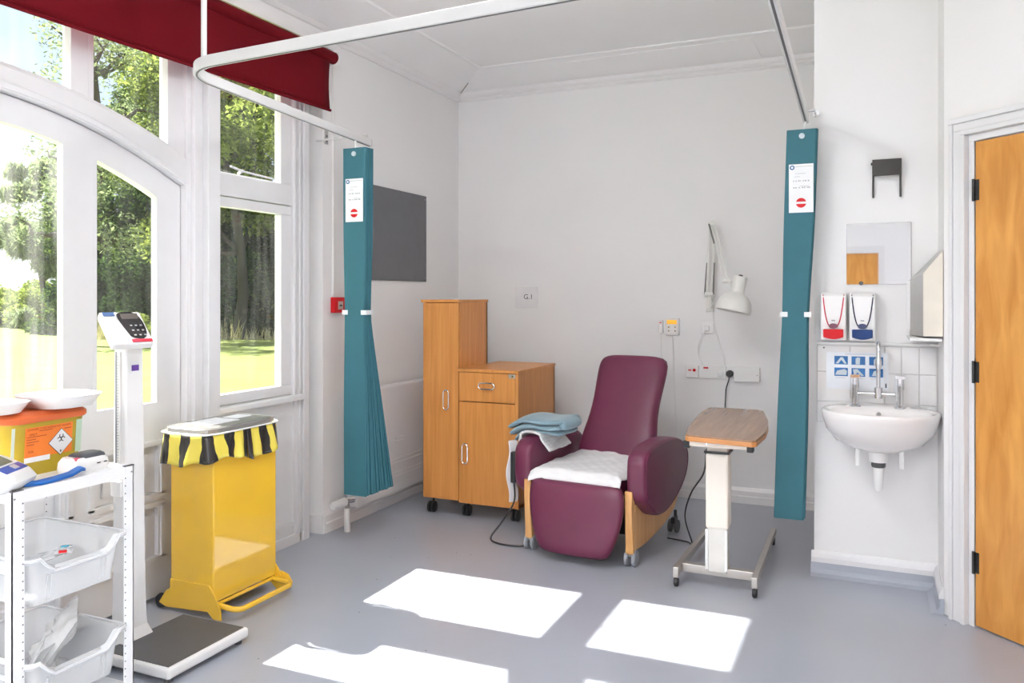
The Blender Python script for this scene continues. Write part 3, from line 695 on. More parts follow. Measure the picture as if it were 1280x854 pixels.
# splashback board with tiled right part: each tile its own part
t = thing('splashback', 'white glossy tiled splashback behind the washbasin', 'splashback', (.03, PY, .85))
build('splash_board', B(-.228, .29, PY - .004, PY, .74, 1.13), mat('grout', (.72, .71, .70), .6), t, smooth=False)
tiles = []
xs_ = [-.226, -.082, .064, .146, .29]; xs_ = [-.226, -.078, .067, .143, .289]
zs_ = [.742, .842, .985, 1.112]
first = None
for i, (a0, a1) in enumerate(((-.226, -.080), (-.077, .069), (.072, .141), (.144, .215), (.218, .289))):
    for j_ in range(3):
        o = build('tile', B(a0, a1, PY - .0105, PY - .004, zs_[j_] + .0015, zs_[j_ + 1] - .0015), TILE, t, smooth=False, bevel=.0015)
build('edge_trim', MB().prism([(-.232, PY), (.25, PY), (.295, PY - .045), (.295, PY - .06), (.262, PY - .018), (-.232, PY - .014)], 'z', 1.118, 1.128), WPLAST, t, smooth=False)
build('screw', MB().cyl((-.195, PY - .014, 1.10), (-.195, PY - .0105, 1.10), .004, n=8), DGREY, t)

t = thing('handwash_poster', 'laminated hand washing poster with six blue pictures behind the taps', 'poster', (-.05, PY, .9))
yp = PY - .0125
sh = build('sheet', B(-.184, .088, yp - .001, yp + .0015, .905, 1.082), mat('poster_white', (.80, .83, .87), .25), t, smooth=False)
PB = mat('poster_blue', (.012, .13, .36), .3); HAND = mat('poster_hand', (.55, .62, .66), .5)
for i, x in enumerate((-.148, -.072, .005)):
    for j_, z in enumerate((1.022, .966)):
        pic = build('picture', B(x, x + .060, yp - .002, yp - .001, z, z + .040), PB, t, smooth=False)
        h = MB()
        shapes = {(0, 0): [(.005, .004), (.028, .034), (.038, .034), (.055, .004), (.045, .004), (.031, .022), (.018, .004)],
                  (1, 0): [(.018, .002), (.018, .03), (.028, .036), (.038, .034), (.036, .002)],
                  (2, 0): [(.02, .002), (.02, .025), (.030, .036), (.042, .025), (.042, .002)],
                  (0, 1): [(.004, .006), (.012, .026), (.045, .034), (.056, .026), (.054, .006)],
                  (1, 1): [(.006, .034), (.026, .036), (.054, .006), (.044, .002), (.026, .02), (.012, .004)],
                  (2, 1): [(.012, .006), (.020, .028), (.038, .036), (.05, .024), (.036, .004)]}[(i, j_)]
        h.prism([(x + u, z + v_) for u, v_ in shapes], 'y', yp - .003, yp - .002)
        build('hand_print', h, HAND, pic, smooth=False)
build('print', B(.074, .080, yp - .002, yp - .001, .918, .938), INK, t, smooth=False)
lns = MB()
for z in (1.070, 1.074): lns.box(-.10, .06, yp - .002, yp - .001, z, z + .0012)
for x in (-.148, -.072, .005): lns.box(x + .005, x + .05, yp - .002, yp - .001, .957, .9585)
build('print', lns, GREYP, t, smooth=False)

# dispensers
def dispenser(x0, label, arcm, basem, gm):
    t = thing('soap_dispenser', label, 'dispenser', (x0 + .055, PY, 1.14), group='soap dispensers over the basin')
    x1 = x0 + .112; y0 = PY - .095
    body = MB()
    body.prism([(PY, 1.14), (PY - .085, 1.14), (PY - .092, 1.20), (PY - .10, 1.27), (PY - .085, 1.35), (PY - .06, 1.366), (PY, 1.366)], 'x', x0, x1)
    build('body', body, WPLAST, t, smooth=True, bevel=.006, angle=30)
    # coloured U-shaped seam standing proud of the cover
    def ysurf(z):
        pts = [(1.14, -.085), (1.20, -.092), (1.27, -.10), (1.35, -.085), (1.366, -.06)]
        for (za, ya), (zb, yb) in zip(pts, pts[1:]):
            if z <= zb: return PY + ya + (yb - ya) * (z - za) / (zb - za)
        return PY - .06
    cx = (x0 + x1) / 2; P = []
    for k in range(33):
        u = -1 + 2 * k / 32; z = 1.20 + .155 * abs(u) ** 2.4; xx = cx + .046 * math.copysign(abs(u) ** .75, u)
        P.append((xx, ysurf(z) - .001, z))
    build('seam', MB().tube(P, .0028, 6), arcm, t)
    bt = MB().lathe([(0, 0), (.020, 0), (.020, .006), (.0, .008)], (cx, ysurf(1.205) - .009, 1.208), 18, 'y')
    bt.v = [(p[0], p[1], 1.208 + (p[2] - 1.208) * .62) for p in bt.v]; build('level_window', bt, gm, t)
    build('emblem', B(cx - .008, cx + .008, ysurf(1.235) - .002, ysurf(1.235) + .001, 1.231, 1.237), GREYP, t, smooth=False)
    pd = MB(); rows = []
    n = 10
    lo = [(x0 + .012 + (.088) * i / n, 1.156 - .010 * math.sin(math.pi * i / n)) for i in range(n + 1)]
    poly = lo + [(x0 + .100, 1.193), (x0 + .012, 1.193)]
    pd.prism(poly, 'y', PY - .105, PY - .088); build('push_bar', pd, basem, t, smooth=False, bevel=.003)
dispenser(-.206, 'white soap dispenser with red seam and red push bar', mat('seam_red', (.55, .03, .06), .4), RED, mat('window_maroon', (.16, .05, .08), .3))
dispenser(-.080, 'white soap dispenser with navy seam and blue push bar', mat('seam_navy', (.01, .015, .05), .4), mat('push_blue', (.010, .040, .16), .45, spec=.3), mat('window_navy', (.03, .05, .13), .3))
t = thing('mirror', 'square frameless mirror on the wall above the dispensers', 'mirror', (.045, PY, 1.4))
build('glass', B(-.095, .184, PY - .006, PY - .001, 1.404, 1.694), mat('mirror_glass', (.62, .625, .63), .02, 1., var=0), t, smooth=False, bevel=.001)
build('mirror_clip', MB().cyl((-.03, PY - .010, 1.41), (-.03, PY - .006, 1.41), .01, n=12), DGREY, t)
t = thing('wall_bracket', 'dark grey metal bracket box with two legs high over the mirror', 'bracket', (.08, PY, 1.81))
DG = mat('dark_metal', (.055, .05, .048), .45, .4)
bm_ = MB(); bm_.prism([(PY, 1.995), (PY - .035, 1.99), (PY - .045, 1.912), (PY - .04, 1.912), (PY, 1.92)], 'x', .018, .143); build('hood', bm_, DG, t, smooth=False, bevel=.002)
for x in (.018, .134): build('leg', B(x, x + .009, PY - .012, PY, 1.814, 1.93), DG, t, smooth=False)
build('knob', MB().cyl((.012, PY - .02, 1.972), (.02, PY - .02, 1.972), .006, n=10), BLACK, t)
# wall cabinet on the return wall
t = thing('paper_towel_dispenser', 'cream metal paper towel dispenser with slanted top beside the mirror', 'dispenser', (.25, 4.04, 1.17))
cr = MB(); 
near = [(.217, 1.176), (.293, 1.176), (.293, 1.545), (.217, 1.447)]; far = [(.178, 1.168), (.293, 1.168), (.293, 1.553), (.178, 1.424)]
cr.loft([[(x, 3.885, z) for x, z in near], [(x, 3.90, z) for x, z in near]]); build('side_panel', cr, mat('cream_enamel', (.78, .72, .62), .45), t, smooth=False, bevel=.002)
cr = MB(); cr.loft([[(x, 3.90, z) for x, z in near], [(x, 4.17, z) for x, z in far]]); build('steel_case', cr, mat('dull_steel', (.36, .35, .33), .28, .85), t, smooth=False)
build('corner_trim', B(.165, .180, 4.165, 4.178, 1.19, 1.42), WPLAST, t, smooth=False)
build('base_shelf', B(.165, .29, 3.88, 4.185, 1.155, 1.168), WPLAST, t, smooth=False, bevel=.002)

# basin
t = thing('washbasin', 'white wall-hung ceramic washbasin with rounded front', 'basin', (.047, PY, .62))
CER = mat('ceramic', (.86, .83, .815), .08, var=.005, coat=.4)
def dring(sx, sy, z, cy=PY - .0, n=40, back=0.0, cx=.047, p=2.5):
    """D-shaped ring: straight back, bulging front"""
    out = []
    for k in range(n):
        a = 2 * math.pi * k / n; c_, s_ = math.cos(a), math.sin(a)
        x = sx * math.copysign(abs(c_) ** (2 / p), c_); y = math.copysign(abs(s_) ** (2 / p), s_)
        y = cy - back - sy * .5 + y * sy * .5
        if s_ < 0: y = cy - back - sy * .5 - abs(s_) ** (2 / 2.0) * sy * .5
        out.append((cx + x, y, z))
    return out
rings = [dring(.05, .12, .645, back=.10), dring(.10, .20, .655, back=.06), dring(.185, .31, .69, back=.01), dring(.226, .365, .745), dring(.242, .395, .80), dring(.246, .402, .822), dring(.244, .400, .832),
         dring(.236, .392, .836), dring(.212, .27, .832, back=.105), dring(.20, .255, .815, back=.113), dring(.175, .22, .76, back=.125), dring(.11, .13, .715, back=.16), dring(.02, .03, .706, back=.21)]
build('bowl', MB().loft(rings), CER, t, angle=70)
build('plug_hole', MB().cyl((.047, PY - .225, .704), (.047, PY - .225, .709), .02, n=16), CHROME, t)
build('overflow', MB().cyl((.045, PY - .108, .808), (.045, PY - .122, .805), .010, n=12), CHROME, t)
for x in (-.045, .138): build('wall_bracket', MB().box(x - .009, x + .009, PY - .19, PY - .17, .575, .72).box(x - .009, x + .009, PY - .18, PY, .68, .70), WPLAST, t, smooth=False, bevel=.003)
wt = MB(); wt.lathe([(0, .655), (.042, .655), (.042, .625), (.038, .60), (.0, .60)][::-1], (.043, PY - .18, 0), 20); build('waste_cup', wt, WPLAST, t)
build('waste_nut', MB().lathe([(0, .575), (.026, .575), (.030, .580), (.030, .598), (.024, .602), (0, .602)], (.043, PY - .18, 0), 20), DGREY, t)
build('trap', MB().lathe([(0, .468), (.012, .468), (.017, .480), (.024, .56), (.026, .577), (0, .577)], (.043, PY - .18, 0), 20), WPLAST, t)
# taps
t = thing('mixer_tap', 'chrome bridge mixer tap with lever handles on the washbasin', 'tap', (.044, PY - .07, .83))
yt = PY - .075
for x in (-.055, .135):
    b_ = MB(); b_.lathe([(0, .832), (.026, .832), (.026, .838), (.015, .846), (.014, .915), (.018, .92), (.018, .945), (0, .945)], (x, yt, 0), 18)
    pl_ = build('pillar', b_, CHROME, t)
    l_ = MB(); l_.lathe([(0, .945), (.016, .945), (.016, .968), (.020, .972), (.020, .978), (0, .98)], (x, yt, 0), 16); l_.tube([(x - .016, yt - .012, .975), (x - .016, yt - .022, .87)], [.006, .004], 8); l_.box(x - .020, x + .020, yt - .02, yt + .01, .968, .982)
    build('lever', l_, CHROME, pl_)
br = MB(); br.cyl((-.055, yt, .895), (.135, yt, .895), .010, n=14); br.cyl((.044, yt, .875), (.044, yt, .925), .018, n=16); build('bridge', br, CHROME, t)
sp_ = MB(); P = [(.044, yt, .92), (.044, yt, 1.10)] + [(.044, yt - .035 + .035 * math.cos(R(a_)), 1.10 + .035 * math.sin(R(a_))) for a_ in range(15, 181, 15)] + [(.044, yt - .07, 1.065)]
sp_.tube(P, .009, 12); build('spout', sp_, CHROME, t)
build('nozzle', MB().lathe([(0, 1.02), (.012, 1.02), (.014, 1.03), (.014, 1.05), (.010, 1.07), (0, 1.07)], (.044, yt - .07, 0), 14), CHROME, t)

# ================================================================ OVERBED TABLE
t = thing('overbed_table', 'wheeled overbed table with brown wooden top and cream column', 'table', (-.63, 3.95, 0))
tp = MB()
outl = [(-.755, 3.655), (-.74, 3.64), (-.46, 3.60), (-.442, 3.615)] + [(-.430, 3.85), (-.440, 4.05), (-.462, 4.25), (-.50, 4.46), (-.52, 4.56), (-.55, 4.60)] + [(-.78, 4.60), (-.815, 4.57)] + [(-.822, 4.45), (-.815, 4.25), (-.80, 4.05), (-.785, 3.85)]
tp.prism(outl, 'z', .706, .726); build('tabletop', tp, TOPW, t, smooth=False, bevel=.004)
eg = MB(); eg.prism([( -.63 + (x + .63) * 1.012, 4.1 + (y - 4.1) * 1.004) for x, y in outl], 'z', .696, .718); build('tabletop_edge', eg, EDGEW, t, smooth=False, bevel=.004)
fr = MB(); fr.box(-.755, -.47, 3.68, 3.72, .668, .696); fr.box(-.765, -.47, 4.3, 4.34, .668, .696)
for x in (-.72, -.50): fr.box(x - .012, x + .012, 3.72, 4.3, .672, .692)
build('top_frame', fr, CREAM, t, smooth=False, bevel=.002)
for x in (-.770, -.49):
    build('frame_cap', B(x, x + .028, 3.676, 3.724, .658, .692), BLACK, t, smooth=False, bevel=.003)
for x in (-.665, -.615): build('bolt', MB().cyl((x, 3.674, .684), (x, 3.68, .684), .005, n=10), CHROME, t)
build('neck', B(-.683, -.59, 3.79, 3.88, .62, .69), CREAM, t, smooth=False, bevel=.003)
build('collar', B(-.695, -.580, 3.778, 3.893, .622, .632), BLACK, t, smooth=False)
build('outer_column', B(-.689, -.586, 3.78, 3.885, .275, .622), CREAM, t, smooth=False, bevel=.010)
build('inner_column', B(-.682, -.593, 3.788, 3.878, .07, .29), mat('column_grey', (.62, .60, .56), .3, .3), t, smooth=False, bevel=.006)
for x in (-.690, -.602): build('column_strip', B(x, x + .012, 3.783, 3.792, .085, .27), WPLAST, t, smooth=False)
CR = mat('base_metal', (.48, .45, .42), .35, .75)
bs = MB(); bs.box(-.80, -.45, 3.80, 3.84, .052, .092); build('cross_bar', bs, CR, t, smooth=False, bevel=.003)
for s_, xa, xb in ((0, -.815, -.80), (1, -.463, -.47)):
    lg = MB(); lg.loft([[(xa - .014, 3.73, .055), (xa + .014, 3.73, .055), (xa + .014, 3.73, .095), (xa - .014, 3.73, .095)], [(xb - .014, 4.60, .055), (xb + .014, 4.60, .055), (xb + .014, 4.60, .085), (xb - .014, 4.60, .085)]])
    lg.box(xa - .014, xa + .014, 3.722, 3.75, .045, .095)
    leg = build('leg', lg, CR, t, smooth=False, bevel=.004)
    for x, y in ((xa, 3.74), (xb, 4.57)):
        c = MB(); c.lathe([(0, -.010), (.018, -.010), (.022, -.006), (.022, .006), (.018, .010), (0, .010)], (x, y, .022), 16, 'x'); c.cyl((x, y, .022), (x, y, .055), .006, n=8); build('castor', c, BLACK, leg)
fx = cable('flex', '', [(-.69, 3.80, .615), (-.72, 3.9, .50), (-.82, 4.1, .35), (-.87, 4.2, .20), (-.85, 4.3, .03), (-.90, 4.42, .006), (-1.02, 4.45, .006)], .004, BLACK, parent=t)

# ================================================================ RECLINER
t = thing('recliner_chair', 'maroon vinyl recliner armchair with high back and pale wood sides', 'chair', (-1.328, 4.315, 0), R(-5.5))
def bl(name, mb, m, **k): return build(name, mb, m, t, world=False, **k)
def slab(cx, hw, y, z, ny, nz, th, n=24, p=4.):
    """superelliptic cross-section of a cushion: width in x, thickness along (ny, nz)"""
    out = []
    for k in range(n):
        a = 2 * math.pi * k / n; c_, s_ = math.cos(a), math.sin(a)
        u = hw * math.copysign(abs(c_) ** (2 / p), c_); w = th / 2 * math.copysign(abs(s_) ** (2 / (p * .75)), s_)
        out.append((cx + u, y + ny * w, z + nz * w))
    return out
# backrest: leaning, shoulders wide below, narrow rounded head above
prof = [(.0, .235, .040), (.02, .238, .08), (.10, .236, .105), (.20, .222, .105), (.30, .208, .10), (.40, .205, .10), (.50, .212, .10), (.58, .216, .10), (.63, .214, .098), (.66, .203, .092), (.676, .18, .08), (.684, .145, .055), (.686, .10, .03)]
base = Vector((0, .13, .385)); dirv = Vector((0, .36, .625)).normalized(); nv = Vector((0, -dirv.z, dirv.y))
rings = []
for h, hw, th in prof:
    c_ = base + dirv * h * 1.0; rings.append(slab(-.012, hw, c_.y, c_.z, nv.y, nv.z, th))
br = bl('backrest', MB().loft(rings), MAROON, subs=1, angle=180)
sm = MB(); 
P = []
for h, hw, th in prof[1:]:
    c_ = base + dirv * h; P.append((-.012 - hw * .985, c_.y - nv.y * 0, c_.z))
Q = [(-.024 - x, y, z) for x, y, z in P][::-1]
sm.tube(P + Q, .005, 6); build('piping', sm, MAROON, br, world=False)
# seat cushion
rings = []
for y, hw, th in ((-.40, .225, .05), (-.395, .235, .09), (-.36, .242, .115), (.0, .245, .12), (.18, .24, .12), (.20, .235, .09)): rings.append(slab(0, hw, y, .375, 0, 1, th))
bl('seat', MB().loft(rings), MAROON, subs=1, angle=180)
# leg rest hanging in front
rings = []
for z, hw, th, y in ((.402, .215, .04, -.425), (.398, .245, .07, -.428), (.36, .262, .085, -.432), (.28, .262, .09, -.440), (.20, .248, .09, -.448), (.13, .225, .09, -.455), (.08, .205, .09, -.46), (.052, .185, .075, -.462), (.04, .155, .045, -.462)): rings.append(slab(.012, hw, y, z, 1, 0, th))
bl('leg_rest', MB().loft(rings), MAROON, subs=1, angle=180)
# arms: padded side wings, curved over the top
def rprof(pts, k=4):
    """round a closed polygon with Chaikin cutting"""
    for _ in range(k):
        o = []
        for i in range(len(pts)):
            a_, b_ = Vector(pts[i]), Vector(pts[(i + 1) % len(pts)]); o += [a_.lerp(b_, .25), a_.lerp(b_, .75)]
        pts = o
    return [tuple(p) for p in pts]
armp = rprof([(-.40, .345), (-.405, .49), (-.39, .56), (-.30, .592), (-.06, .60), (.16, .575), (.30, .52), (.34, .43), (.28, .33), (.10, .245), (-.10, .205), (-.22, .225), (-.33, .30)], 2)
for s_ in (-1, 1):
    cyy = sum(p[0] for p in armp) / len(armp); czz = sum(p[1] for p in armp) / len(armp)
    rings = []
    for x, k in ((.268, .90), (.271, .96), (.280, .995), (.296, 1.0), (.335, 1.0), (.355, .985), (.366, .955), (.370, .90)):
        rings.append([(s_ * x, cyy + (y - cyy) * k, czz + (z - czz) * k) for y, z in armp])
    ar = bl('armrest', MB().loft(rings), MAROON, angle=60)
    pp = MB(); pp.tube([(s_ * .368, cyy + (y - cyy) * .93, czz + (z - czz) * .93) for y, z in armp + armp[:1]], .0035, 6); build('piping', pp, MAROON, ar, world=False)
    # wooden side and front leg
    wp_ = rprof([(-.35, .36), (-.36, .085), (-.30, .07), (-.12, .075), (.12, .10), (.30, .15), (.36, .24), (.34, .40), (.0, .42)], 2)
    bl('side_panel', MB().prism([(p[0], p[1]) for p in wp_], 'x', s_ * .275, s_ * .298), BEECHY, smooth=False, bevel=.003)
    lg = MB(); lgr = []
    for z, y, w_ in ((.38, -.385, .020), (.30, -.388, .019), (.20, -.382, .019), (.12, -.375, .020), (.065, -.37, .022)): lgr.append([(s_ * .283 - w_, y - .02, z), (s_ * .283 + w_, y - .02, z), (s_ * .283 + w_, y + .025, z), (s_ * .283 - w_, y + .025, z)])
    bl('front_leg', lg.loft(lgr), BEECHY, bevel=.004, angle=30)
    for (y, r, mm) in ((-.36, .041, CASTGREY), (.31, .036, DGREY)):
        k = MB(); k.box(s_ * .283 - .012, s_ * .283 + .012, y - .02, y + .04, .05, .085); k.cyl((s_ * .283, y + .03, .06), (s_ * .283, y + .03, .12), .009)
        fk = bl('castor', k, GREYP if mm is CASTGREY else BLACK, smooth=False, bevel=.004)
        for q in (-1, 1):
            c = MB(); xx = s_ * .283 + q * .019; c.lathe([(0, -.010), (r * .78, -.010), (r * .82, -.007), (r, -.007), (r, .007), (r * .82, .007), (r * .78, .010), (0, .010)], (xx, y, r), 24, 'x')
            build('castor_wheel', c, mm, fk, world=False)
u = MB(); u.box(-.285, .285, -.30, .25, .17, .20); u.box(-.285, .285, -.32, -.29, .14, .32); u.box(-.27, .27, .20, .24, .14, .40); bl('underframe', u, BLACK, smooth=False)

# white pad on the seat
random.seed(5)
def cloth(fn, nx, ny): return MB().sheet([[fn(i / nx, j / ny) for i in range(nx + 1)] for j in range(ny + 1)])
Mc = Matrix.Translation((-1.328, 4.315, 0)) @ Matrix.Rotation(R(-5.5), 4, 'Z')
def nz_(x, y, s=1.0): return math.sin(x * 9.1 * s + 1.3) * math.cos(y * 7.3 * s - .6) * .5 + math.sin(x * 21 * s + y * 17 * s) * .3 + math.sin(x * 37 * s - y * 29 * s + 2) * .2
def padf(u, v):
    x = -.245 + .49 * u + .012 * nz_(v, u); y = .14 - .60 * v
    x = x * (1 + .06 * v); z = .448 + .007 * nz_(u * 1.3, v * 1.6) + .010 * (1 - abs(2 * u - 1)) * math.sin(v * 9) * .4
    if v > .90: k = (v - .90) / .10; z -= .055 * k + .01 * nz_(u * 2, v); y = .14 - .60 * .90 - .012 * k - .018 * (k > .3)
    edge = min(u, 1 - u); z -= .02 * max(0, .06 - edge) / .06
    if v < .1: z += .03 * math.sin(u * 5) * (1 - v / .1) * .5
    return Mc @ Vector((x - .01, y, z))
tag(build('seat_pad', cloth(padf, 40, 40), mat('white_pad', (.80, .79, .79), .85, bump=.6, bscale=25), solid=.006, subs=1, angle=180), 'crumpled white absorbent pad spread over the recliner seat', 'pad')
# white cellular blanket over the left arm
def cell_mat():
    m = mat('cellular_white', (.78, .77, .77), .9); t_ = m.node_tree; N = t_.nodes; L = t_.links
    tcn = N.new('ShaderNodeTexCoord'); v = N.new('ShaderNodeTexVoronoi'); v.inputs['Scale'].default_value = 110; v.inputs['Randomness'].default_value = .15
    bp = N.new('ShaderNodeBump'); bp.inputs['Strength'].default_value = 1; bp.inputs['Distance'].default_value = .006
    L.new(tcn.outputs['Object'], v.inputs['Vector']); L.new(v.outputs['Distance'], bp.inputs['Height']); L.new(bp.outputs['Normal'], N['Principled BSDF'].inputs['Normal']); return m
def drape(name, label, cat, x_in, x_out, y0, y1, drop_in, drop_out, zt, m, th, sag=.0, wob=.01, xa=-.262, xb=-.392):
    """cloth over the armrest top: from inside (x_in) over the arm to outside"""
    path = [(xa + .012 + x_in, zt - drop_in), (xa + .014, zt - .05), (xa + .004, zt - .012), (xa - .03, zt), (xb + .03, zt), (xb - .006, zt - .012), (xb - .014, zt - .05), (xb - .014 - x_out, zt - drop_out)]
    L_ = [0]
    for a_, b_ in zip(path, path[1:]): L_.append(L_[-1] + math.dist(a_, b_))
    def f(u, v):
        s_ = u * L_[-1]
        for i in range(len(path) - 1):
            if s_ <= L_[i + 1] + 1e-9: k = (s_ - L_[i]) / (L_[i + 1] - L_[i]); p = (path[i][0] + (path[i + 1][0] - path[i][0]) * k, path[i][1] + (path[i + 1][1] - path[i][1]) * k); break
        y = y0 + (y1 - y0) * v + wob * nz_(u, v + 1)
        return Mc @ Vector((p[0] + wob * .5 * nz_(u * 1.2, v * 1.5), y, p[1] + wob * .35 * nz_(u + 2, v * 2)))
    return tag(build(name, cloth(f, 30, 20), m, solid=th, subs=1, angle=180), label, cat)
drape('cellular_blanket', 'white cellular blanket draped over the left arm of the recliner', 'blanket', .05, .012, -.30, -.02, .10, .24, .613, cell_mat(), .016, xa=-.268, xb=-.378)
# blue folded blanket: three soft layers
BLUEB = mat('blue_fleece', (.21, .315, .37), .95, var=.07, scale=30, bump=.8, bscale=90, sheen=.3)
bt = thing('blue_blanket', 'folded pale blue blanket resting on the left arm of the recliner', 'blanket', (-1.645, 4.17, .60), R(-5.5))
def layer(z, hx, hy, th, cx, cy, droop, ph, rr=0):
    rings = []
    for i in range(15):
        u = -1 + 2 * i / 14; hw = hy * (1 - .05 * abs(u) ** 6) * (1 if abs(u) < .99 else .95); e = max(.62, (1 - abs(u) ** 14)) * th
        zz = z + .004 * math.sin(u * 5 + ph) - droop * max(0, -u - .45) ** 1.4 + rr * max(0, u - .3)
        ring = []
        for k in range(20):
            a_ = 2 * math.pi * k / 20; c_, s_ = math.cos(a_), math.sin(a_)
            ring.append((cx + u * hx, cy + hw * math.copysign(abs(c_) ** .6, c_) + .006 * math.sin(u * 4 + ph), zz + e / 2 * math.copysign(abs(s_) ** .8, s_) + .003 * math.sin(c_ * 4 + u * 3 + ph)))
        rings.append(ring)
    return MB().loft(rings)
for i, (z, hx, hy, th, cx, cy, dr, ph) in enumerate(((.012, .150, .13, .032, .01, .01, .16, 0), (.040, .158, .14, .036, .0, .0, .13, 1.7), (.070, .168, .145, .038, .002, .0, .10, 3.1))):
    build('blanket_fold', layer(z, hx, hy, th, cx, cy, dr, ph), BLUEB, bt, world=False, subs=1, angle=180)
rl = MB(); rl.tube([(.160, -.125, .055), (.165, 0, .056), (.160, .125, .054)], .032, 14); build('rolled_edge', rl, BLUEB, bt, world=False, subs=1, angle=180)
# handset on its cable
t = thing('recliner_handset', 'black recliner remote hanging beside the left side of the chair', 'remote', (-1.79, 4.1, .25))
build('handset_body', B(-1.785, -1.755, 4.02, 4.06, .33, .50), BLACK, t, smooth=False, bevel=.008)
cable('flex', '', [(-1.77, 4.04, .33), (-1.775, 4.05, .22), (-1.85, 4.05, .10), (-1.90, 4.02, .02), (-1.84, 3.98, .006), (-1.72, 3.98, .006), (-1.62, 4.02, .02)], .005, BLACK, parent=t)
def stf(u, v): return (-1.80 + .035 * u + .008 * math.sin(v * 9), 4.02 + .05 * u + .006 * math.sin(v * 7 + 1), .56 - .34 * v)
tag(build('hanging_cloth', cloth(stf, 4, 16), mat('white_cloth', (.72, .70, .70), .9), solid=.006, subs=1, angle=180), 'narrow white cloth strip hanging down beside the cabinet and recliner', 'cloth')

# ================================================================ YELLOW BIN
t = thing('clinical_waste_bin', 'yellow metal pedal bin with a striped bag under its lid', 'bin', (-2.62, 2.76, 0))
bx0, bx1, by0, by1 = -2.735, -2.495, 2.575, 2.965
sh = MB(); sh.loft([[(bx0, by0, .066), (bx1, by0, .066), (bx1, by1, .066), (bx0, by1, .066)], [(bx0, by0, .70), (bx1, by0, .70), (bx1, by1, .70), (bx0, by1, .70)], [(bx0 - .015, by0 - .03, .765), (bx1 + .012, by0 - .03, .765), (bx1 + .012, by1 - .01, .765), (bx0 - .015, by1 - .01, .765)]])
build('bin_body', sh, YEL, t, smooth=False, bevel=.006, seg=3)
for y in (by0 - .004, by1 - .002):
    fr = MB(); fr.prism([(-2.80, .03), (-2.76, .085), (bx0, .10), (bx0, .14), (bx1 - .02, .14), (bx1 + .01, .10), (bx1 + .04, .055 if y > 2.7 else .05), (bx1 + .045, .002), (bx1 + .0, .002), (bx1 - .03, .028), (-2.76, .015)], 'y', y, y + .006)
    build('side_foot', fr, YEL, t, smooth=False, bevel=.002)
    build('rear_wheel', MB().lathe([(0, -.010), (.028, -.010), (.032, 0), (.028, .010), (0, .010)], (-2.80, y + .018 if y < 2.7 else y - .014, .032), 18, 'y'), BLACK, t)
pd = MB(); pd.tube(fillet([(-2.52, 2.60, .055), (-2.385, 2.60, .045), (-2.385, 2.95, .045), (-2.52, 2.95, .055)], .04, 8), .012, 10); build('pedal', pd, YEL, t)
build('pivot_bar', MB().tube([(-2.50, 2.585, .055), (-2.50, 2.955, .055)], .008, 8), YEL, t)
e_ = MB(); e_.prism([(bx1 + .03, .005), (bx1 + .075, .01), (bx1 + .085, .04), (bx1 + .06, .075), (bx1 + .02, .085), (bx1, .06)], 'y', by1 + .006, by1 + .012); build('foot_ear', e_, YEL, t, smooth=False)
# bag skirt
def stripe_mat():
    m = mat('striped_bag', (.8, .6, .05), .22, coat=.2); t_ = m.node_tree; N = t_.nodes; L = t_.links; b = N['Principled BSDF']
    tcn = N.new('ShaderNodeTexCoord'); sx = N.new('ShaderNodeSeparateXYZ'); sb = N.new('ShaderNodeMath'); sb.operation = 'SUBTRACT'
    n = N.new('ShaderNodeTexNoise'); n.inputs['Scale'].default_value = 9; ad = N.new('ShaderNodeMath'); ad.operation = 'MULTIPLY_ADD'; ad.inputs[1].default_value = .05
    ml = N.new('ShaderNodeMath'); ml.operation = 'MULTIPLY'; ml.inputs[1].default_value = 1 / .104
    fr_ = N.new('ShaderNodeMath'); fr_.operation = 'FRACT'; gt = N.new('ShaderNodeMath'); gt.operation = 'GREATER_THAN'; gt.inputs[1].default_value = .5
    mx = N.new('ShaderNodeMixRGB'); mx.inputs['Color1'].default_value = (.80, .66, .10, 1); mx.inputs['Color2'].default_value = (.025, .022, .02, 1)
    L.new(tcn.outputs['Object'], sx.inputs[0]); L.new(sx.outputs['Y'], sb.inputs[0]); L.new(sx.outputs['X'], sb.inputs[1])
    L.new(tcn.outputs['Object'], n.inputs['Vector']); L.new(n.outputs['Fac'], ad.inputs[0]); L.new(sb.outputs[0], ad.inputs[2]); L.new(ad.outputs[0], ml.inputs[0])
    L.new(ml.outputs[0], fr_.inputs[0]); L.new(fr_.outputs[0], gt.inputs[0]); L.new(gt.outputs[0], mx.inputs['Fac']); L.new(mx.outputs['Color'], b.inputs['Base Color']); return m
cx_, cy_ = (bx0 + bx1) / 2, (by0 + by1) / 2 - .02
def rect_pt(s_, ox, oy, r=.03):
    hx, hy = (bx1 - bx0) / 2 + ox, (by1 - by0) / 2 + oy
    a_ = 2 * math.pi * s_; c_, q = math.cos(a_), math.sin(a_); p = 7
    k = (abs(c_ / hx) ** p + abs(q / hy) ** p) ** (-1 / p); return cx_ + c_ * k, cy_ + q * k
rows = []
NS = 120
for j_ in range(9):
    v_ = j_ / 8; row = []
    for i in range(NS + 1):
        s_ = i / NS; amp = .007 * v_
        x, y = rect_pt(s_, .018 + .012 * v_ + amp * math.sin(s_ * 2 * math.pi * 17) + amp * .6 * math.sin(s_ * 61), .030 + .012 * v_ + amp * math.cos(s_ * 2 * math.pi * 13))
        row.append((x, y,   .772 - (.118 + .014 * math.sin(s_ * 2 * math.pi * 3 + .6) + .006 * math.sin(s_ * 2 * math.pi * 11)) * v_))
    rows.append(row)
build('bin_bag', MB().sheet(rows), stripe_mat(), t, solid=.0015)
ring = [rect_pt(i / 60, .024, .036) + (.775,) for i in range(61)]
build('retaining_band', MB().tube(ring, .0035, 6), WPLAST, t)
ld = MB()
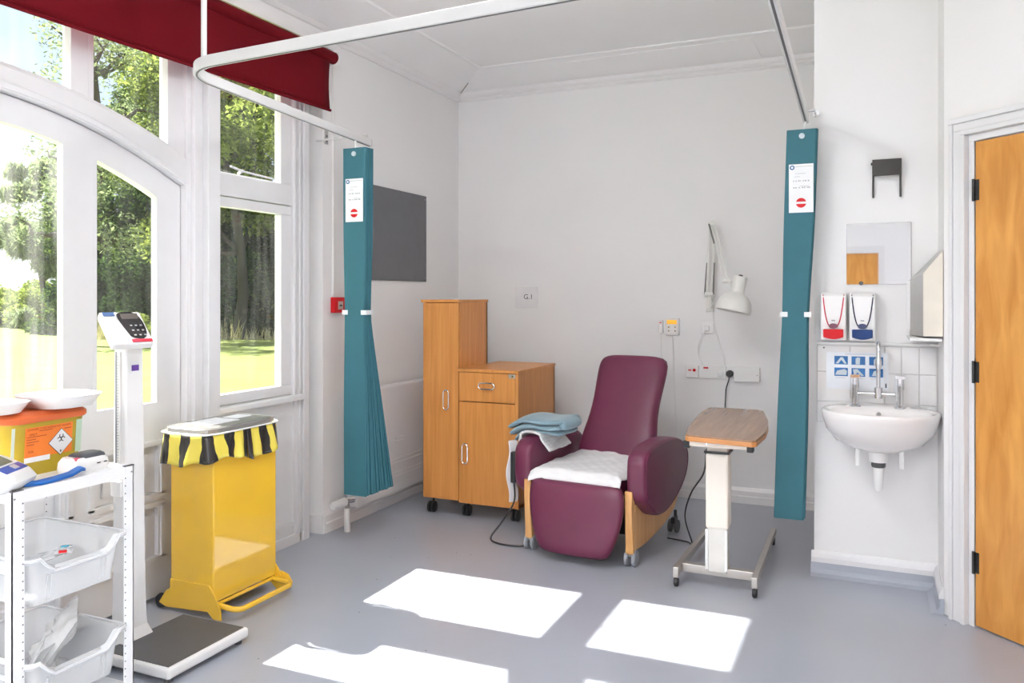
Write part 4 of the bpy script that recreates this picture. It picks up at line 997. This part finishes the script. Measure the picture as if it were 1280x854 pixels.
poly = [rect_pt(i / 48, .012, .026) for i in range(48)]
ld.loft([[(x, y, .775) for x, y in poly], [(cx_ + (x - cx_) * .985, cy_ + (y - cy_) * .985, .793) for x, y in poly], [(cx_ + (x - cx_) * .93, cy_ + (y - cy_) * .95, .798) for x, y in poly]])
lid = build('lid', ld, mat('lid_steel', (.40, .39, .37), .22, .6), t, angle=25)
build('lid_notice', B(-2.70, -2.56, 2.62, 2.80, .7985, .800), PAPER, lid, smooth=False)
build('lid_notice', B(-2.68, -2.60, 2.82, 2.92, .7985, .800), PAPER, lid, smooth=False)

# ================================================================ SCALES
t = thing('weighing_scales', 'white column weighing scales with grey platform and tilted display', 'scales', (-2.37, 2.27, 0))
pf = MB(); pf.prism([(-2.55, 2.07), (-2.21, 2.07), (-2.21, 2.47), (-2.55, 2.47)], 'z', .018, .058)
pl_ = build('platform', pf, WPLAST, t, smooth=False, bevel=.012, seg=3)
build('platform_mat', B(-2.538, -2.225, 2.085, 2.455, .0575, .0605), mat('mat_grey', (.10, .10, .105), .55, bump=.3, bscale=150), pl_, smooth=False)
for x in (-2.52, -2.24):
    for y in (2.10, 2.44): build('foot', MB().cyl((x, y, 0), (x, y, .019), .014), DGREY, t)
cx0, cx1, cy0, cy1 = -2.60, -2.530, 2.17, 2.262
col = MB()
rr = []
for z, e in ((.03, .03), (.055, .022), (.10, .006), (.20, .002), (.45, .0), (1.165, -.006)):
    rr.append([(cx0 - e * .3, cy0 - e, z), (cx1 + e, cy0 - e, z), (cx1 + e, cy1 + e, z), (cx0 - e * .3, cy1 + e, z)])
col.loft(rr); cl = build('column', col, WPLAST, t, smooth=False, bevel=.008, seg=3)
build('ruler_slot', B(cx0 + .018, cx0 + .028, cy0 - .002, cy0 + .004, .665, 1.14), mat('slot_grey', (.25, .26, .28), .4), cl, smooth=False)
build('ruler', B(cx0 + .030, cx0 + .043, cy0 - .004, cy0 + .002, .665, 1.14), WPLAST, cl, smooth=False)
tk = MB()
for k in range(44): tk.box(cx0 + .031, cx0 + (.040 if k % 5 == 0 else .036), cy0 - .005, cy0 - .004, .67 + k * .0105, .6712 + k * .0105)
build('ruler_marks', tk, INK, cl, smooth=False)
build('slider', B(cx0 + .01, cx1 - .01, cy0 - .016, cy0 + .001, .60, .66), WPLAST, cl, smooth=False, bevel=.004)
st_ = build('sticker', B(cx1 + .000, cx1 + .0015, 2.195, 2.228, 1.058, 1.103), PAPER, cl, smooth=False)
build('sticker_band', B(cx1 + .0015, cx1 + .0025, 2.195, 2.228, 1.068, 1.090), mat('purple_print', (.12, .05, .30), .5), st_, smooth=False)
# display head: wedge tilted towards the person
hd = MB(); M_ = Matrix.Translation((-2.538, 2.180, 1.226)) @ Matrix.Rotation(R(72), 4, 'Z') @ Matrix.Rotation(R(41), 4, 'X')
hd.box(-.076, .074, -.087, .087, -.024, .010, M_)
h_ = build('display_head', hd, WPLAST, t, smooth=False, bevel=.008, seg=3)
def hbx(x0, x1, y0, y1, z0, z1): return MB().box(x0, x1, y0, y1, z0, z1, M_)
scr = MB(); pts = rprof([(-.020, .080), (.064, .080), (.064, -.066), (.0, -.066), (-.010, -.02), (-.022, .04)], 2)
scr.prism(pts, 'z', .012, .0145); scr.xf(M_); build('control_panel', scr, mat('panel_black', (.022, .02, .022), .2), h_, smooth=False)
build('lcd', hbx(-.008, .056, .040, .070, .0145, .0155), mat('lcd_grey', (.14, .12, .11), .25), h_, smooth=False)
build('blue_label', hbx(-.068, -.026, .060, .080, .012, .0135), mat('label_blue', (.06, .12, .28), .4), h_, smooth=False)
build('red_strip', hbx(-.006, .068, -.084, -.070, .012, .0145), mat('strip_red', (.65, .03, .06), .4), h_, smooth=False)
for i in range(3):
    for j_ in range(3): build('key', hbx(.010 + .018 * i, .018 + .018 * i, -.052 + .026 * j_, -.046 + .026 * j_, .0145, .016), mat('key_grey', (.45, .45, .46), .4), h_, smooth=False)
pr_ = MB()
for z, w_ in ((.0, .03), (-.012, .022)): pr_.box(-.062, -.062 + w_, z - .003, z, .012, .0126, M_)
build('print', pr_, GREYP, h_, smooth=False)

# ================================================================ TROLLEY
t = thing('tray_trolley', 'white perforated metal trolley holding clear plastic trays', 'trolley', (-2.37, 1.72, 0))
TX0, TX1, TY0, TY1, TZ = -2.56, -2.185, 1.497, 1.905, .80
WM = mat('trolley_enamel', (.82, .82, .83), .3, var=.01)
for (x, y, sx, sy) in ((TX1, TY0, -1, 1), (TX1, TY1, -1, -1), (TX0, TY0, 1, 1), (TX0, TY1, 1, -1)):
    L_ = MB(); wd = .037
    L_.box(*sorted((x, x + sx * .003)), *sorted((y, y + sy * wd)), .05, TZ); L_.box(*sorted((x, x + sx * .03)), *sorted((y, y + sy * .003)), .05, TZ)
    p_ = build('post', L_, WM, t, smooth=False)
    hs = MB()
    for k in range(28): hs.box(*sorted((x - sx * .0006, x + sx * .0036)), *sorted((y + sy * .030, y + sy * .034)), .10 + .0245 * k, .1035 + .0245 * k)
    hs.box(*sorted((x - sx * .0008, x)), *sorted((y + sy * .006, y + sy * .010)), TZ - .022, TZ - .018)
    build('slot', hs, DGREY, p_, smooth=False)
    wl = MB(); wl.lathe([(0, -.010), (.020, -.010), (.025, -.004), (.025, .004), (.020, .010), (0, .010)], (x + sx * .015, y + sy * .015, .025), 16, 'x'); wl.cyl((x + sx * .015, y + sy * .015, .025), (x + sx * .015, y + sy * .015, .055), .006)
    build('castor', wl, DGREY, p_)
for z0_, z1_ in ((TZ - .036, TZ), (.055, .09)):
    build('rail', B(TX1 - .0065, TX1 - .0035, TY0 + .004, TY1 - .004, z0_, z1_), WM, t, smooth=False)
    build('rail', B(TX0 + .0035, TX0 + .0065, TY0 + .004, TY1 - .004, z0_, z1_), WM, t, smooth=False)
    build('rail', B(TX0 + .007, TX1 - .007, TY0 + .0035, TY0 + .0065, z0_, z1_), WM, t, smooth=False)
    build('rail', B(TX0 + .007, TX1 - .007, TY1 - .0065, TY1 - .0035, z0_, z1_), WM, t, smooth=False)
for y in (TY0 + .005, TY1 - .020):
    for z in (.565, .265): build('tray_runner', B(TX0 + .003, TX1 - .003, y, y + .015, z, z + .006), WM, t, smooth=False)
build('top_shelf', B(TX0 + .008, TX1 - .008, TY0 + .008, TY1 - .008, TZ - .012, TZ - .006), WM, t, smooth=False)
build('post_cap', B(TX1 - .010, TX1 + .001, TY0 - .001, TY0 + .034, TZ, TZ + .003), DGREY, t, smooth=False)
build('post_cap', B(TX1 - .010, TX1 + .001, TY1 - .034, TY1 + .001, TZ, TZ + .003), DGREY, t, smooth=False)
TRAY = mat('clear_plastic', (.86, .87, .88), .25, var=.01, trans=.6, coat=.3)
def tray(zt, label, h=.145):
    t = thing('plastic_tray', label, 'tray', (-2.37, 1.715, zt - h), group='clear trays in the trolley')
    x0_, x1_, y0_, y1_ = TX0 - .01, TX1 + .02, TY0 + .035, TY1 - .035
    def rr_(o, z, n=4, r=.025, dipf=0):
        P = []
        for (cx, cy, a0) in ((x1_ - o - r, y1_ - o - r, 0), (x0_ + o + r, y1_ - o - r, 90), (x0_ + o + r, y0_ + o + r, 180), (x1_ - o - r, y0_ + o + r, 270)):
            for k in range(n + 1): a_ = R(a0 + 90 * k / n); P.append((cx + r * math.cos(a_), cy + r * math.sin(a_), z))
        # extra points along the front for the scooped handle
        fy = [y0_ + o + r + (y1_ - y0_ - 2 * o - 2 * r) * q for q in (.03, .12, .2, .8, .88, .97)]
        P += [(x1_ - o, y, z - (dipf if i_ in (1, 2, 3, 4) else 0) * (1 if i_ in (2, 3) else .6)) for i_, y in enumerate(fy)]
        return P
    m = MB(); m.loft([rr_(.030, zt - h + .003), rr_(.030, zt - h), rr_(.017, zt - .03, dipf=.01), rr_(.014, zt - .003, dipf=.045), rr_(0, zt - .002, dipf=.045), rr_(0, zt - .014, dipf=.045)], cap=False)
    m.add(rr_(.030, zt - h), [tuple(range(26))])
    b_ = build('tray_shell', m, TRAY, t, solid=.0022, angle=35)
    rb = MB(); P = rr_(.0, zt - .004, dipf=.045); rb.tube(P + P[:1], .0045, 6); build('rim', rb, mat('rim_plastic', (.85, .86, .88), .2, trans=.25), t)
    for y in (y0_ + .07, y1_ - .07, y0_ + .085, y1_ - .085): build('rib', MB().tube([(x1_ - .029, y, zt - h + .01), (x1_ - .017, y, zt - .06)], .003, 6), TRAY, t)
tray(.60, 'upper clear plastic tray of the trolley, with small packets inside')
tray(.30, 'lower clear plastic tray of the trolley, with a clear bag inside')
CLEAR = mat('clear_wrap', (.84, .85, .87), .15, var=.03, trans=.12, coat=.5)
def packet(name, label, cat, c, sx, sy, rz, tilt, m, amp=.006, grp=None, h=.012, seed=0):
    M = Matrix.Translation(c) @ Matrix.Rotation(rz, 4, 'Z') @ Matrix.Rotation(tilt, 4, 'Y')
    def f(u, v, top=1):
        e = min(u, 1 - u, v, 1 - v); k = min(1, e / .25)
        return M @ Vector(((u - .5) * sx, (v - .5) * sy, top * (h * .5 * k ** .6) + amp * nz_(u * 1.5 + seed, v * 1.5 + seed) * k + .0008 * top))
    m1 = cloth(lambda u, v: f(u, v, 1), 12, 12); m2 = cloth(lambda u, v: f(u, v, -1), 12, 12)
    m1.add(m2.v, m2.f); return build(name, m1, m, None, angle=180), M
random.seed(11)
o, M = packet('sterile_packet', '', '', (-2.37, 1.70, .530), .18, .13, .5, -.25, CLEAR, seed=1); tag(o, 'clear wrapped packet with printed lines in the upper tray', 'packet')
ln = MB()
for k in range(6): ln.box(-.06, .03 + .01 * (k % 3), -.045 + k * .014, -.0435 + k * .014, .0105, .0112, M)
b_ = build('print', ln, GREYP, o, smooth=False)
o, M = packet('sterile_packet', '', '', (-2.32, 1.76, .548), .15, .05, -.7, -.12, PAPER, seed=2, h=.008); tag(o, 'white paper packet with red and cyan tips in the upper tray', 'packet')
build('red_tip', MB().box(.05, .068, -.012, .010, .002, .009, M), RED, o, smooth=False)
build('cyan_dot', MB().box(-.035, -.018, -.01, .012, .004, .010, M), mat('cyan', (.03, .35, .50), .4), o, smooth=False)
o, M = packet('sterile_packet', '', '', (-2.43, 1.64, .525), .14, .11, 1.1, .15, CLEAR, seed=3); tag(o, 'unprinted clear packet lying at the back of the upper tray', 'packet')
o, M = packet('clear_bag', '', '', (-2.36, 1.75, .255), .24, .25, .9, -.95, mat('bag_film', (.88, .88, .87), .12, var=.03, trans=.22, coat=.6), amp=.019, h=.05, seed=4); tag(o, 'large crumpled clear plastic bag standing in the lower tray', 'bag')
o, M = packet('folded_leaflet', '', '', (-2.30, 1.665, .235), .13, .10, .35, -1.0, PAPER, amp=.002, h=.002, seed=6); tag(o, 'white printed leaflet leaning in the lower tray', 'leaflet')
ln = MB()
for k in range(8): ln.box(-.05 + k * .012, -.0485 + k * .012, -.035, .02 + .012 * (k % 2), .003, .0045, M)
ln.box(-.055, -.03, .018, .024, .003, .0045, M)
build('print', ln, INK, o, smooth=False)

# things on the trolley top
zt = TZ - .006
t = thing('sharps_bin', 'olive yellow sharps bin with orange lid and hazard label', 'bin', (-2.42, 1.72, zt), R(0))
OL = mat('sharps_yellow', (.47, .34, .025), .35, var=.05); ORG = mat('sharps_orange', (.66, .13, .03), .4)
sc = (-2.45, 1.74)
def rrect(hx, hy, z, r, n=5, c=sc):
    P = []
    for (sx, sy, a0) in ((1, 1, 0), (-1, 1, 90), (-1, -1, 180), (1, -1, 270)):
        for k in range(n + 1): a_ = R(a0 + 90 * k / n); P.append((c[0] + sx * (hx - r) + r * math.cos(a_), c[1] + sy * (hy - r) + r * math.sin(a_), z))
    return P
build('tub', MB().loft([rrect(.085, .120, zt, .04), rrect(.098, .134, zt + .17, .045)]), OL, t, angle=40)
build('lid', MB().loft([rrect(.103, .139, zt + .165, .045), rrect(.106, .142, zt + .17, .045), rrect(.106, .142, zt + .183, .045), rrect(.09, .127, zt + .197, .04)]), ORG, t, angle=40)
def face(y, z): # point on the +x face of the tub (sloping outwards)
    return sc[0] + .085 + .013 * (z - zt) / .17 + .0005
def facebox(y0, y1, z0, z1, th, off=0):
    m = MB(); a_, b_ = face(0, z0) + off, face(0, z1) + off
    return m.loft([[(a_, y0, z0), (a_ + th, y0, z0), (a_ + th, y1, z0), (a_, y1, z0)], [(b_, y0, z1), (b_ + th, y0, z1), (b_ + th, y1, z1), (b_, y1, z1)]])
lo = build('orange_label', facebox(1.655, 1.815, zt + .055, zt + .150, .001), mat('label_orange', (.85, .22, .03), .5), t, smooth=False)
build('white_strip', facebox(1.655, 1.74, zt + .042, zt + .058, .001, .0006), PAPER, lo, smooth=False)
dm = MB(); yc, zc_ = 1.775, zt + .092; hr = .043
pp = [(yc - hr, zc_), (yc, zc_ - hr), (yc + hr, zc_), (yc, zc_ + hr)]
def fpoly(poly, off, th=.0008):
    m = MB(); return m.loft([[(face(0, z) + off, y, z) for y, z in poly], [(face(0, z) + off + th, y, z) for y, z in poly]])
db = build('hazard_border', fpoly(pp, .0012), INK, lo, smooth=False)
dmx = build('hazard_diamond', fpoly([(yc + (y - yc) * .95, zc_ + (z - zc_) * .95) for y, z in pp], .0020), PAPER, lo, smooth=False)
bh = MB()
for k in range(3):
    a0 = 90 + 120 * k; c_ = (yc + .0075 * math.cos(R(a0)), zc_ + .012 + .0075 * math.sin(R(a0)))
    outer = [(c_[0] + .007 * math.cos(R(a0 - 130 + 260 * i / 12)), c_[1] + .007 * math.sin(R(a0 - 130 + 260 * i / 12))) for i in range(13)] if False else [(c_[0] + .0075 * math.cos(R(a0 + 50 + 260 * i / 12)), c_[1] + .0075 * math.sin(R(a0 + 50 + 260 * i / 12))) for i in range(13)]
    inner = [(c_[0] + .0048 * math.cos(R(a0 + 50 + 260 * i / 12)), c_[1] + .0048 * math.sin(R(a0 + 50 + 260 * i / 12))) for i in range(13)]
    q = fpoly(outer + inner[::-1], .0028, .0006); bh.add(q.v, q.f)
q = fpoly([(yc + .003 * math.cos(R(60 * i)), zc_ + .012 + .003 * math.sin(R(60 * i))) for i in range(6)], .0028, .0006); bh.add(q.v, q.f)
q = fpoly([(yc - .002, zc_ - .033), (yc + .002, zc_ - .033), (yc + .002, zc_ - .026), (yc - .002, zc_ - .026)], .0028, .0006); bh.add(q.v, q.f)
build('biohazard_mark', bh, INK, lo, smooth=False)
DR = mat('label_red', (.38, .03, .01), .5)
fx_ = face(0, zt + .14) + .0012
text('lettering', 'DANGER CONTAMINATED SHARPS', .0092, DR, t, (fx_, 1.735, zt + .1435), (0, 1, 0), (.07, 0, 1))
text('lettering', 'ONLY', .0095, DR, t, (face(0, zt + .128) + .0012, 1.680, zt + .128), (0, 1, 0), (.07, 0, 1))
text('lettering', '12.5L', .0085, DR, t, (face(0, zt + .075) + .0012, 1.675, zt + .075), (0, 1, 0), (.07, 0, 1))
ln = MB()
for z, y0, y1 in ((.120, .005, .07), (.112, .005, .035), (.104, .005, .045), (.096, .005, .03), (.136, .045, .09), (.132, .13, .155)): q = facebox(1.655 + y0, 1.655 + y1, zt + z, zt + z + .0018, .0005, .0012); ln.add(q.v, q.f)
build('print', ln, DR, lo, smooth=False)
build('side_sticker', facebox(1.828, 1.848, zt + .05, zt + .155, .001), mat('sticker_green', (.45, .60, .45), .5), t, smooth=False)
build('side_sticker', facebox(1.612, 1.622, zt + .06, zt + .155, .001), mat('sticker_pale', (.70, .78, .68), .5), t, smooth=False)
# bowls on the lid
def bowl(name, label, c, hx, hy, z, h=.036):
    o = MB(); r = .05
    def q(hx, hy, z): return rrect(hx, hy, z, min(hx, hy) * .75, 6, c)
    o.loft([q(hx * .55, hy * .55, z), q(hx * .78, hy * .8, z + .003), q(hx * .93, hy * .95, z + h * .75), q(hx, hy, z + h), q(hx * 1.02, hy * 1.01, z + h + .002), q(hx * .97, hy * .98, z + h), q(hx * .88, hy * .9, z + h * .7), q(hx * .7, hy * .75, z + .008), q(.02, .02, z + .006)])
    return tag(build(name, o, WPLAST, None, angle=60), label, 'tray', 'white dishes on the sharps bin')
bowl('shallow_dish', 'white oval plastic dish on the right of the orange sharps lid', (-2.40, 1.80), .12, .105, zt + .198, .040)
bowl('shallow_dish', 'white oval plastic dish on the left of the orange sharps lid', (-2.43, 1.585), .11, .098, zt + .199, .034)
# blood pressure monitor
t = thing('blood_pressure_monitor', 'white blood pressure monitor with grey screen and blue band', 'monitor', (-2.27, 1.575, zt))
M_ = Matrix.Translation((-2.265, 1.525, zt + .008)) @ Matrix.Rotation(R(28), 4, 'Z')
def lrr(hx, hy, z, r, n=5, dz=0):
    return [M_ @ Vector((p[0], p[1], z + dz * p[0])) for p in [(a_, b_) for a_, b_, _ in rrect(hx, hy, 0, r, n, (0, 0))]]
mn = MB().loft([lrr(.045, .058, -.006, .03), lrr(.062, .078, .010, .03), lrr(.066, .082, .022, .032), lrr(.055, .072, .062, .03, dz=-.45), lrr(.048, .064, .066, .028, dz=-.45)])
mo = build('monitor_case', mn, WPLAST, t, angle=50)
def mtop(x, z): return .0655 - .45 * x
def mbx(x0, x1, y0, y1, th=.002):
    m = MB(); return m.loft([[M_ @ Vector((x, y, mtop(x, 0) + dz)) for x, y in ((x0, y0), (x1, y0), (x1, y1), (x0, y1))] for dz in (0, th)])
build('screen', mbx(-.040, .004, -.035, .045), mat('screen_grey', (.16, .17, .14), .2), mo, smooth=False)
build('blue_band', mbx(.012, .040, -.055, .058), mat('band_blue', (.02, .08, .38), .35), mo, smooth=False)
build('button', mbx(.018, .034, .0, .024, .005), mat('button_silver', (.5, .48, .5), .35), mo, smooth=False)
build('button', mbx(.018, .034, .030, .048, .004), mat('button_violet', (.12, .08, .30), .35), mo, smooth=False)
# label printer
t = thing('thermometer_dock', 'small white device with dark grey top beside the sharps bin', 'device', (-2.27, 1.80, zt))
pc = (-2.285, 1.80)
po = build('case', MB().loft([rrect(.040, .066, zt, .02, 5, pc), rrect(.044, .070, zt + .012, .022, 5, pc), rrect(.042, .068, zt + .034, .022, 5, pc), rrect(.034, .058, zt + .048, .018, 5, pc)]), WPLAST, t, angle=45)
build('dark_top', MB().loft([rrect(.036, .048, zt + .044, .016, 5, (pc[0], pc[1] + .012)), rrect(.034, .046, zt + .052, .016, 5, (pc[0], pc[1] + .012)), rrect(.026, .038, zt + .057, .014, 5, (pc[0], pc[1] + .012))]), mat('slate', (.07, .075, .09), .35), po, angle=45)
build('red_key', MB().loft([rrect(.010, .012, zt + .040, .006, 4, (pc[0] + .026, pc[1] - .045)), rrect(.009, .010, zt + .049, .006, 4, (pc[0] + .024, pc[1] - .043))]), mat('key_red', (.55, .07, .10), .4), po, angle=45)
for y in (pc[1] + .015, pc[1] + .04): build('slot', B(pc[0] + .043, pc[0] + .0445, y, y + .012, zt + .024, zt + .027), BLACK, po, smooth=False)
# blue tourniquet strip
P = [(-2.235, 1.560, zt + .012), (-2.215, 1.60, zt + .011), (-2.213, 1.655, zt + .013), (-2.215, 1.70, zt + .016), (-2.225, 1.74, zt + .024), (-2.235, 1.76, zt + .020)]
sm = MB(); rings = [[(x - .012, y, z - .006), (x + .012, y, z - .008), (x + .012, y, z + .002), (x - .012, y, z + .006)] for x, y, z in P]
tag(build('tourniquet', sm.loft(rings), mat('strap_blue', (.01, .12, .42), .45), None, bevel=.002), 'bright blue flat strap lying along the front edge of the trolley top', 'strap')
tag(build('tissue_sheet', B(-2.26, -2.19, 1.55, 1.64, zt + .0005, zt + .003), PAPER, None, smooth=False), 'small white sheet under the blue strap on the trolley', 'paper')

# ================================================================ GARDEN
GZ = -.15
th = R(23.8); sn, cs = math.sin(th), math.cos(th)
def lawn_mat():
    m = mat('lawn', (.25, .3, .08), .9); t_ = m.node_tree; N = t_.nodes; L = t_.links; b = N['Principled BSDF']
    tcn = N.new('ShaderNodeTexCoord'); n = N.new('ShaderNodeTexNoise'); n.inputs['Scale'].default_value = .5; n.inputs['Detail'].default_value = 10; n.inputs['Roughness'].default_value = .7
    r = N.new('ShaderNodeValToRGB'); r.color_ramp.elements[0].position = .35; r.color_ramp.elements[1].position = .62
    r.color_ramp.elements[0].color = (.11, .15, .015, 1); r.color_ramp.elements[1].color = (.17, .20, .03, 1)
    L.new(tcn.outputs['Object'], n.inputs['Vector']); L.new(n.outputs['Fac'], r.inputs['Fac']); L.new(r.outputs['Color'], b.inputs['Base Color']); return m
struct('ground', B(-140, XL - .17, -80, 120, GZ - .3, GZ), lawn_mat(), smooth=False)
struct('terrace', B(XL - 1.2, XL - .16, -3, 6, GZ - .1, -.06), mat('paving', (.55, .53, .50), .8), smooth=False)
def leaf_mat(name, c1, c2, tr=.45):
    m = bpy.data.materials.new(name); m.use_nodes = True; t_ = m.node_tree; N = t_.nodes; L = t_.links; N.remove(N['Principled BSDF'])
    g = N.new('ShaderNodeNewGeometry'); r = N.new('ShaderNodeValToRGB'); r.color_ramp.elements[0].color = c1 + (1,); r.color_ramp.elements[1].color = c2 + (1,)
    L.new(g.outputs['Random Per Island'], r.inputs['Fac'])
    d = N.new('ShaderNodeBsdfDiffuse'); tl = N.new('ShaderNodeBsdfTranslucent'); mx = N.new('ShaderNodeMixShader'); mx.inputs[0].default_value = tr
    L.new(r.outputs['Color'], d.inputs['Color']); L.new(r.outputs['Color'], tl.inputs['Color'])
    L.new(d.outputs[0], mx.inputs[1]); L.new(tl.outputs[0], mx.inputs[2]); L.new(mx.outputs[0], N['Material Output'].inputs['Surface']); return m
LD = leaf_mat('leaf_dark', (.012, .032, .013), (.075, .125, .035))
LM = leaf_mat('leaf_mid', (.03, .065, .015), (.15, .21, .045))
LY = leaf_mat('leaf_yellow', (.12, .17, .03), (.42, .48, .13))
LW_ = leaf_mat('leaf_willow', (.13, .18, .09), (.38, .44, .22))
STRAW = leaf_mat('straw', (.40, .36, .18), (.65, .60, .38), .3)
BARK = mat('bark', (.07, .055, .045), .9, bump=.8, bscale=8)
def leaves(clusters, n, size, seed, droop=0):
    rn = random.Random(seed); vs = []; fs = []
    tot = sum(c[3] ** 2 for c in clusters)
    for (cx, cy, cz, r) in clusters:
        for _ in range(int(n * r * r / tot)):
            while True:
                p = Vector((rn.uniform(-1, 1), rn.uniform(-1, 1), rn.uniform(-1, 1)))
                if .35 < p.length < 1: break
            p = Vector((cx, cy, cz)) + Vector((p.x * r, p.y * r, p.z * r * .8))
            if p.z < GZ: continue
            a = Vector((rn.gauss(0, 1), rn.gauss(0, 1), rn.gauss(0, .6) - droop)).normalized(); b = a.cross(Vector((rn.gauss(0, 1), rn.gauss(0, 1), rn.gauss(0, 1)))).normalized()
            s_ = size * rn.uniform(.6, 1.3); i = len(vs)
            l = 1.0 + droop * 2
            vs += [p - a * s_ * l, p + b * s_ * .42, p + a * s_ * l, p - b * s_ * .42]; fs.append((i, i + 1, i + 2, i + 3))
    m = MB(); m.v = [tuple(v) for v in vs]; m.f = fs; return m
def gpos(px, d): r = (px - 640) / 1009 * d; return (cs * r - sn * d, sn * r + cs * d)
def tree(name, label, loc, h, cr, n, m, seed, size=.12, cz0=.25, droop=0, branches=9, gnarl=.5, group='trees beyond the lawn', dens=26, cat='tree'):
    rn = random.Random(seed); x, y = loc
    t = thing(name, label, cat, (x, y, GZ), group=group)
    tk = MB(); tip = []
    P = [Vector((x, y, GZ))]
    for k in range(1, 7): P.append(Vector((x + rn.gauss(0, .12) * k, y + rn.gauss(0, .12) * k, GZ + h * .78 * k / 6)))
    r0 = h * .019; tk.tube(P, [r0 * (1 - .13 * k) for k in range(7)], 9)
    cl = []
    for b in range(branches):
        s0 = P[2 + b % 4].copy(); a_ = rn.uniform(0, 2 * math.pi); L_ = cr * rn.uniform(.55, .95); Q = [s0]
        d = Vector((math.cos(a_), math.sin(a_), rn.uniform(.2, .9))).normalized()
        for k in range(5):
            d = (d + Vector((rn.gauss(0, gnarl * .5), rn.gauss(0, gnarl * .5), rn.gauss(.05, gnarl * .5)))).normalized(); Q.append(Q[-1] + d * L_ / 5)
        tk.tube(Q, [r0 * .45 * (1 - .16 * k) for k in range(6)], 6); tip.append(Q[-1]); cl.append((Q[-1].x, Q[-1].y, Q[-1].z, cr * rn.uniform(.22, .34))); cl.append((Q[3].x, Q[3].y, Q[3].z, cr * .2))
    for _ in range(dens):
        a_ = rn.uniform(0, 2 * math.pi); zz = rn.uniform(cz0, 1.0); w_ = math.sin(math.pi * min(1, max(.12, (zz - cz0) / (1.04 - cz0)) * .86 + .14)) ** .6
        rr_ = cr * w_ * math.sqrt(rn.uniform(.15, 1)); cl.append((x + rr_ * math.cos(a_), y + rr_ * math.sin(a_), GZ + zz * h * .95, cr * rn.uniform(.18, .34)))
    build('trunk', tk, BARK, t)
    f = build('foliage', leaves(cl, n, size, seed, droop), m, t, smooth=False); f['kind'] = 'stuff'
G = gpos
tree('broadleaf_tree', 'dense tall tree right of the others, seen through the side window', G(352, 32), 13.5, 4.2, 30000, LM, 1, cz0=.1, dens=34)
tree('broadleaf_tree', 'sunlit yellow-green tree in the middle of the side window', G(298, 28), 11.5, 3.8, 26000, LY, 2, cz0=.36)
tree('broadleaf_tree', 'dark green tree left of the yellow-green one', G(240, 33), 13, 4.2, 28000, LD, 3, cz0=.1, dens=34)
tree('broadleaf_tree', 'mid green tree behind the narrow garden door pane', G(188, 34), 10.6, 3.4, 28000, LM, 4, cz0=.08, dens=34)
tree('broadleaf_tree', 'dark tree at the left edge of the narrow door pane', G(146, 37), 9.4, 2.3, 16000, LD, 5, cz0=.08, dens=30)
tree('gnarled_tree', 'open gnarled tree with bare twisting branches above the door arch', G(101, 24), 12.6, 2.4, 7000, LW_, 16, cz0=.50, branches=26, gnarl=1.1, dens=4, size=.075)
tree('weeping_willow', 'pale hanging willow behind the left door pane', G(56, 36), 8.2, 2.0, 20000, LW_, 7, cz0=.05, droop=1.2, size=.09)
tree('broadleaf_tree', 'far tree hidden mostly by the right window jamb', G(420, 34), 13, 4.4, 9000, LD, 8, cz0=.1)
tree('broadleaf_tree', 'far tree beyond the wall corner, right of the jamb', G(495, 36), 12, 4.4, 6000, LM, 9, cz0=.1)
k = 0
for px, d, h, cr, m, lab in ((110, 32, 2.6, 2.6, LM, 'green bush below the dark tree at the narrow pane'), (160, 33, 4.0, 3.2, LD, 'dark undergrowth bush at the foot of the mid green tree'), (215, 31, 4.4, 3.4, LD, 'dark undergrowth bush behind the door edge'), (262, 32, 4.6, 3.2, LD, 'dark undergrowth bush at the left of the side window'),
                         (305, 31.5, 4.8, 3.2, LD, 'dark undergrowth bush at the middle of the side window'), (352, 31, 4.4, 3.2, LD, 'dark undergrowth bush at the right of the side window'), (400, 33, 4.4, 3.2, LD, 'dark undergrowth bush beyond the window jamb'),
                         (186, 25, 1.25, 1.0, LY, 'small round yellow-green bush behind the scales'), (60, 40, 2.8, 3.2, LY, 'pale yellow-green bush under the willow'), (5, 42, 2.4, 3.6, LY, 'pale bush at the left end of the lawn'), (-50, 44, 3.0, 4, LY, 'pale bush beyond the left door pane')):
    x, y = G(px, d); t = thing('bush', lab, 'bush', (x, y, GZ), group='bushes at the edge of the lawn'); rn = random.Random(40 + k)
    st = MB()
    cl = []
    for _ in range(22):
        a_ = rn.uniform(0, 2 * math.pi); rr_ = cr * math.sqrt(rn.random()) * .8; zz = rn.uniform(.05, .85) * (1 - .4 * rr_ / cr); cl.append((x + rr_ * math.cos(a_), y + rr_ * math.sin(a_), GZ + h * zz, min(cr, h) * rn.uniform(.22, .34)))
    for _ in range(5):
        c_ = cl[_]; st.tube([(x + rn.uniform(-.2, .2), y, GZ), ((x + c_[0]) / 2, (y + c_[1]) / 2, (GZ + c_[2]) / 2 + .2), c_[:3]], [.06, .04, .02], 6)
    build('stem', st, BARK, t); f = build('foliage', leaves(cl, 16000 if h > 2 else 4000, .11 if h > 2 else .07, 60 + k), m, t, smooth=False); f['kind'] = 'stuff'; k += 1
# dry grass tufts along the edge of the lawn
rn = random.Random(5); g = MB()
for _ in range(2600):
    px = rn.uniform(90, 420); d = rn.uniform(27.5, 30.5); x, y = G(px, d)
    hh = rn.uniform(.15, .9) * (1.0 if px < 300 else .6); a = Vector((rn.gauss(0, .25), rn.gauss(0, .25), 1)) * hh; w_ = .02
    g.add([(x - w_ * cs, y - w_ * sn, GZ), (x + w_ * cs, y + w_ * sn, GZ), (x + a.x, y + a.y, GZ + a.z)], [(0, 1, 2)])
o = build('dry_grass', g, STRAW, None, smooth=False); o['kind'] = 'stuff'; tag(o, 'pale dry grass stalks along the far edge of the lawn', 'grass')
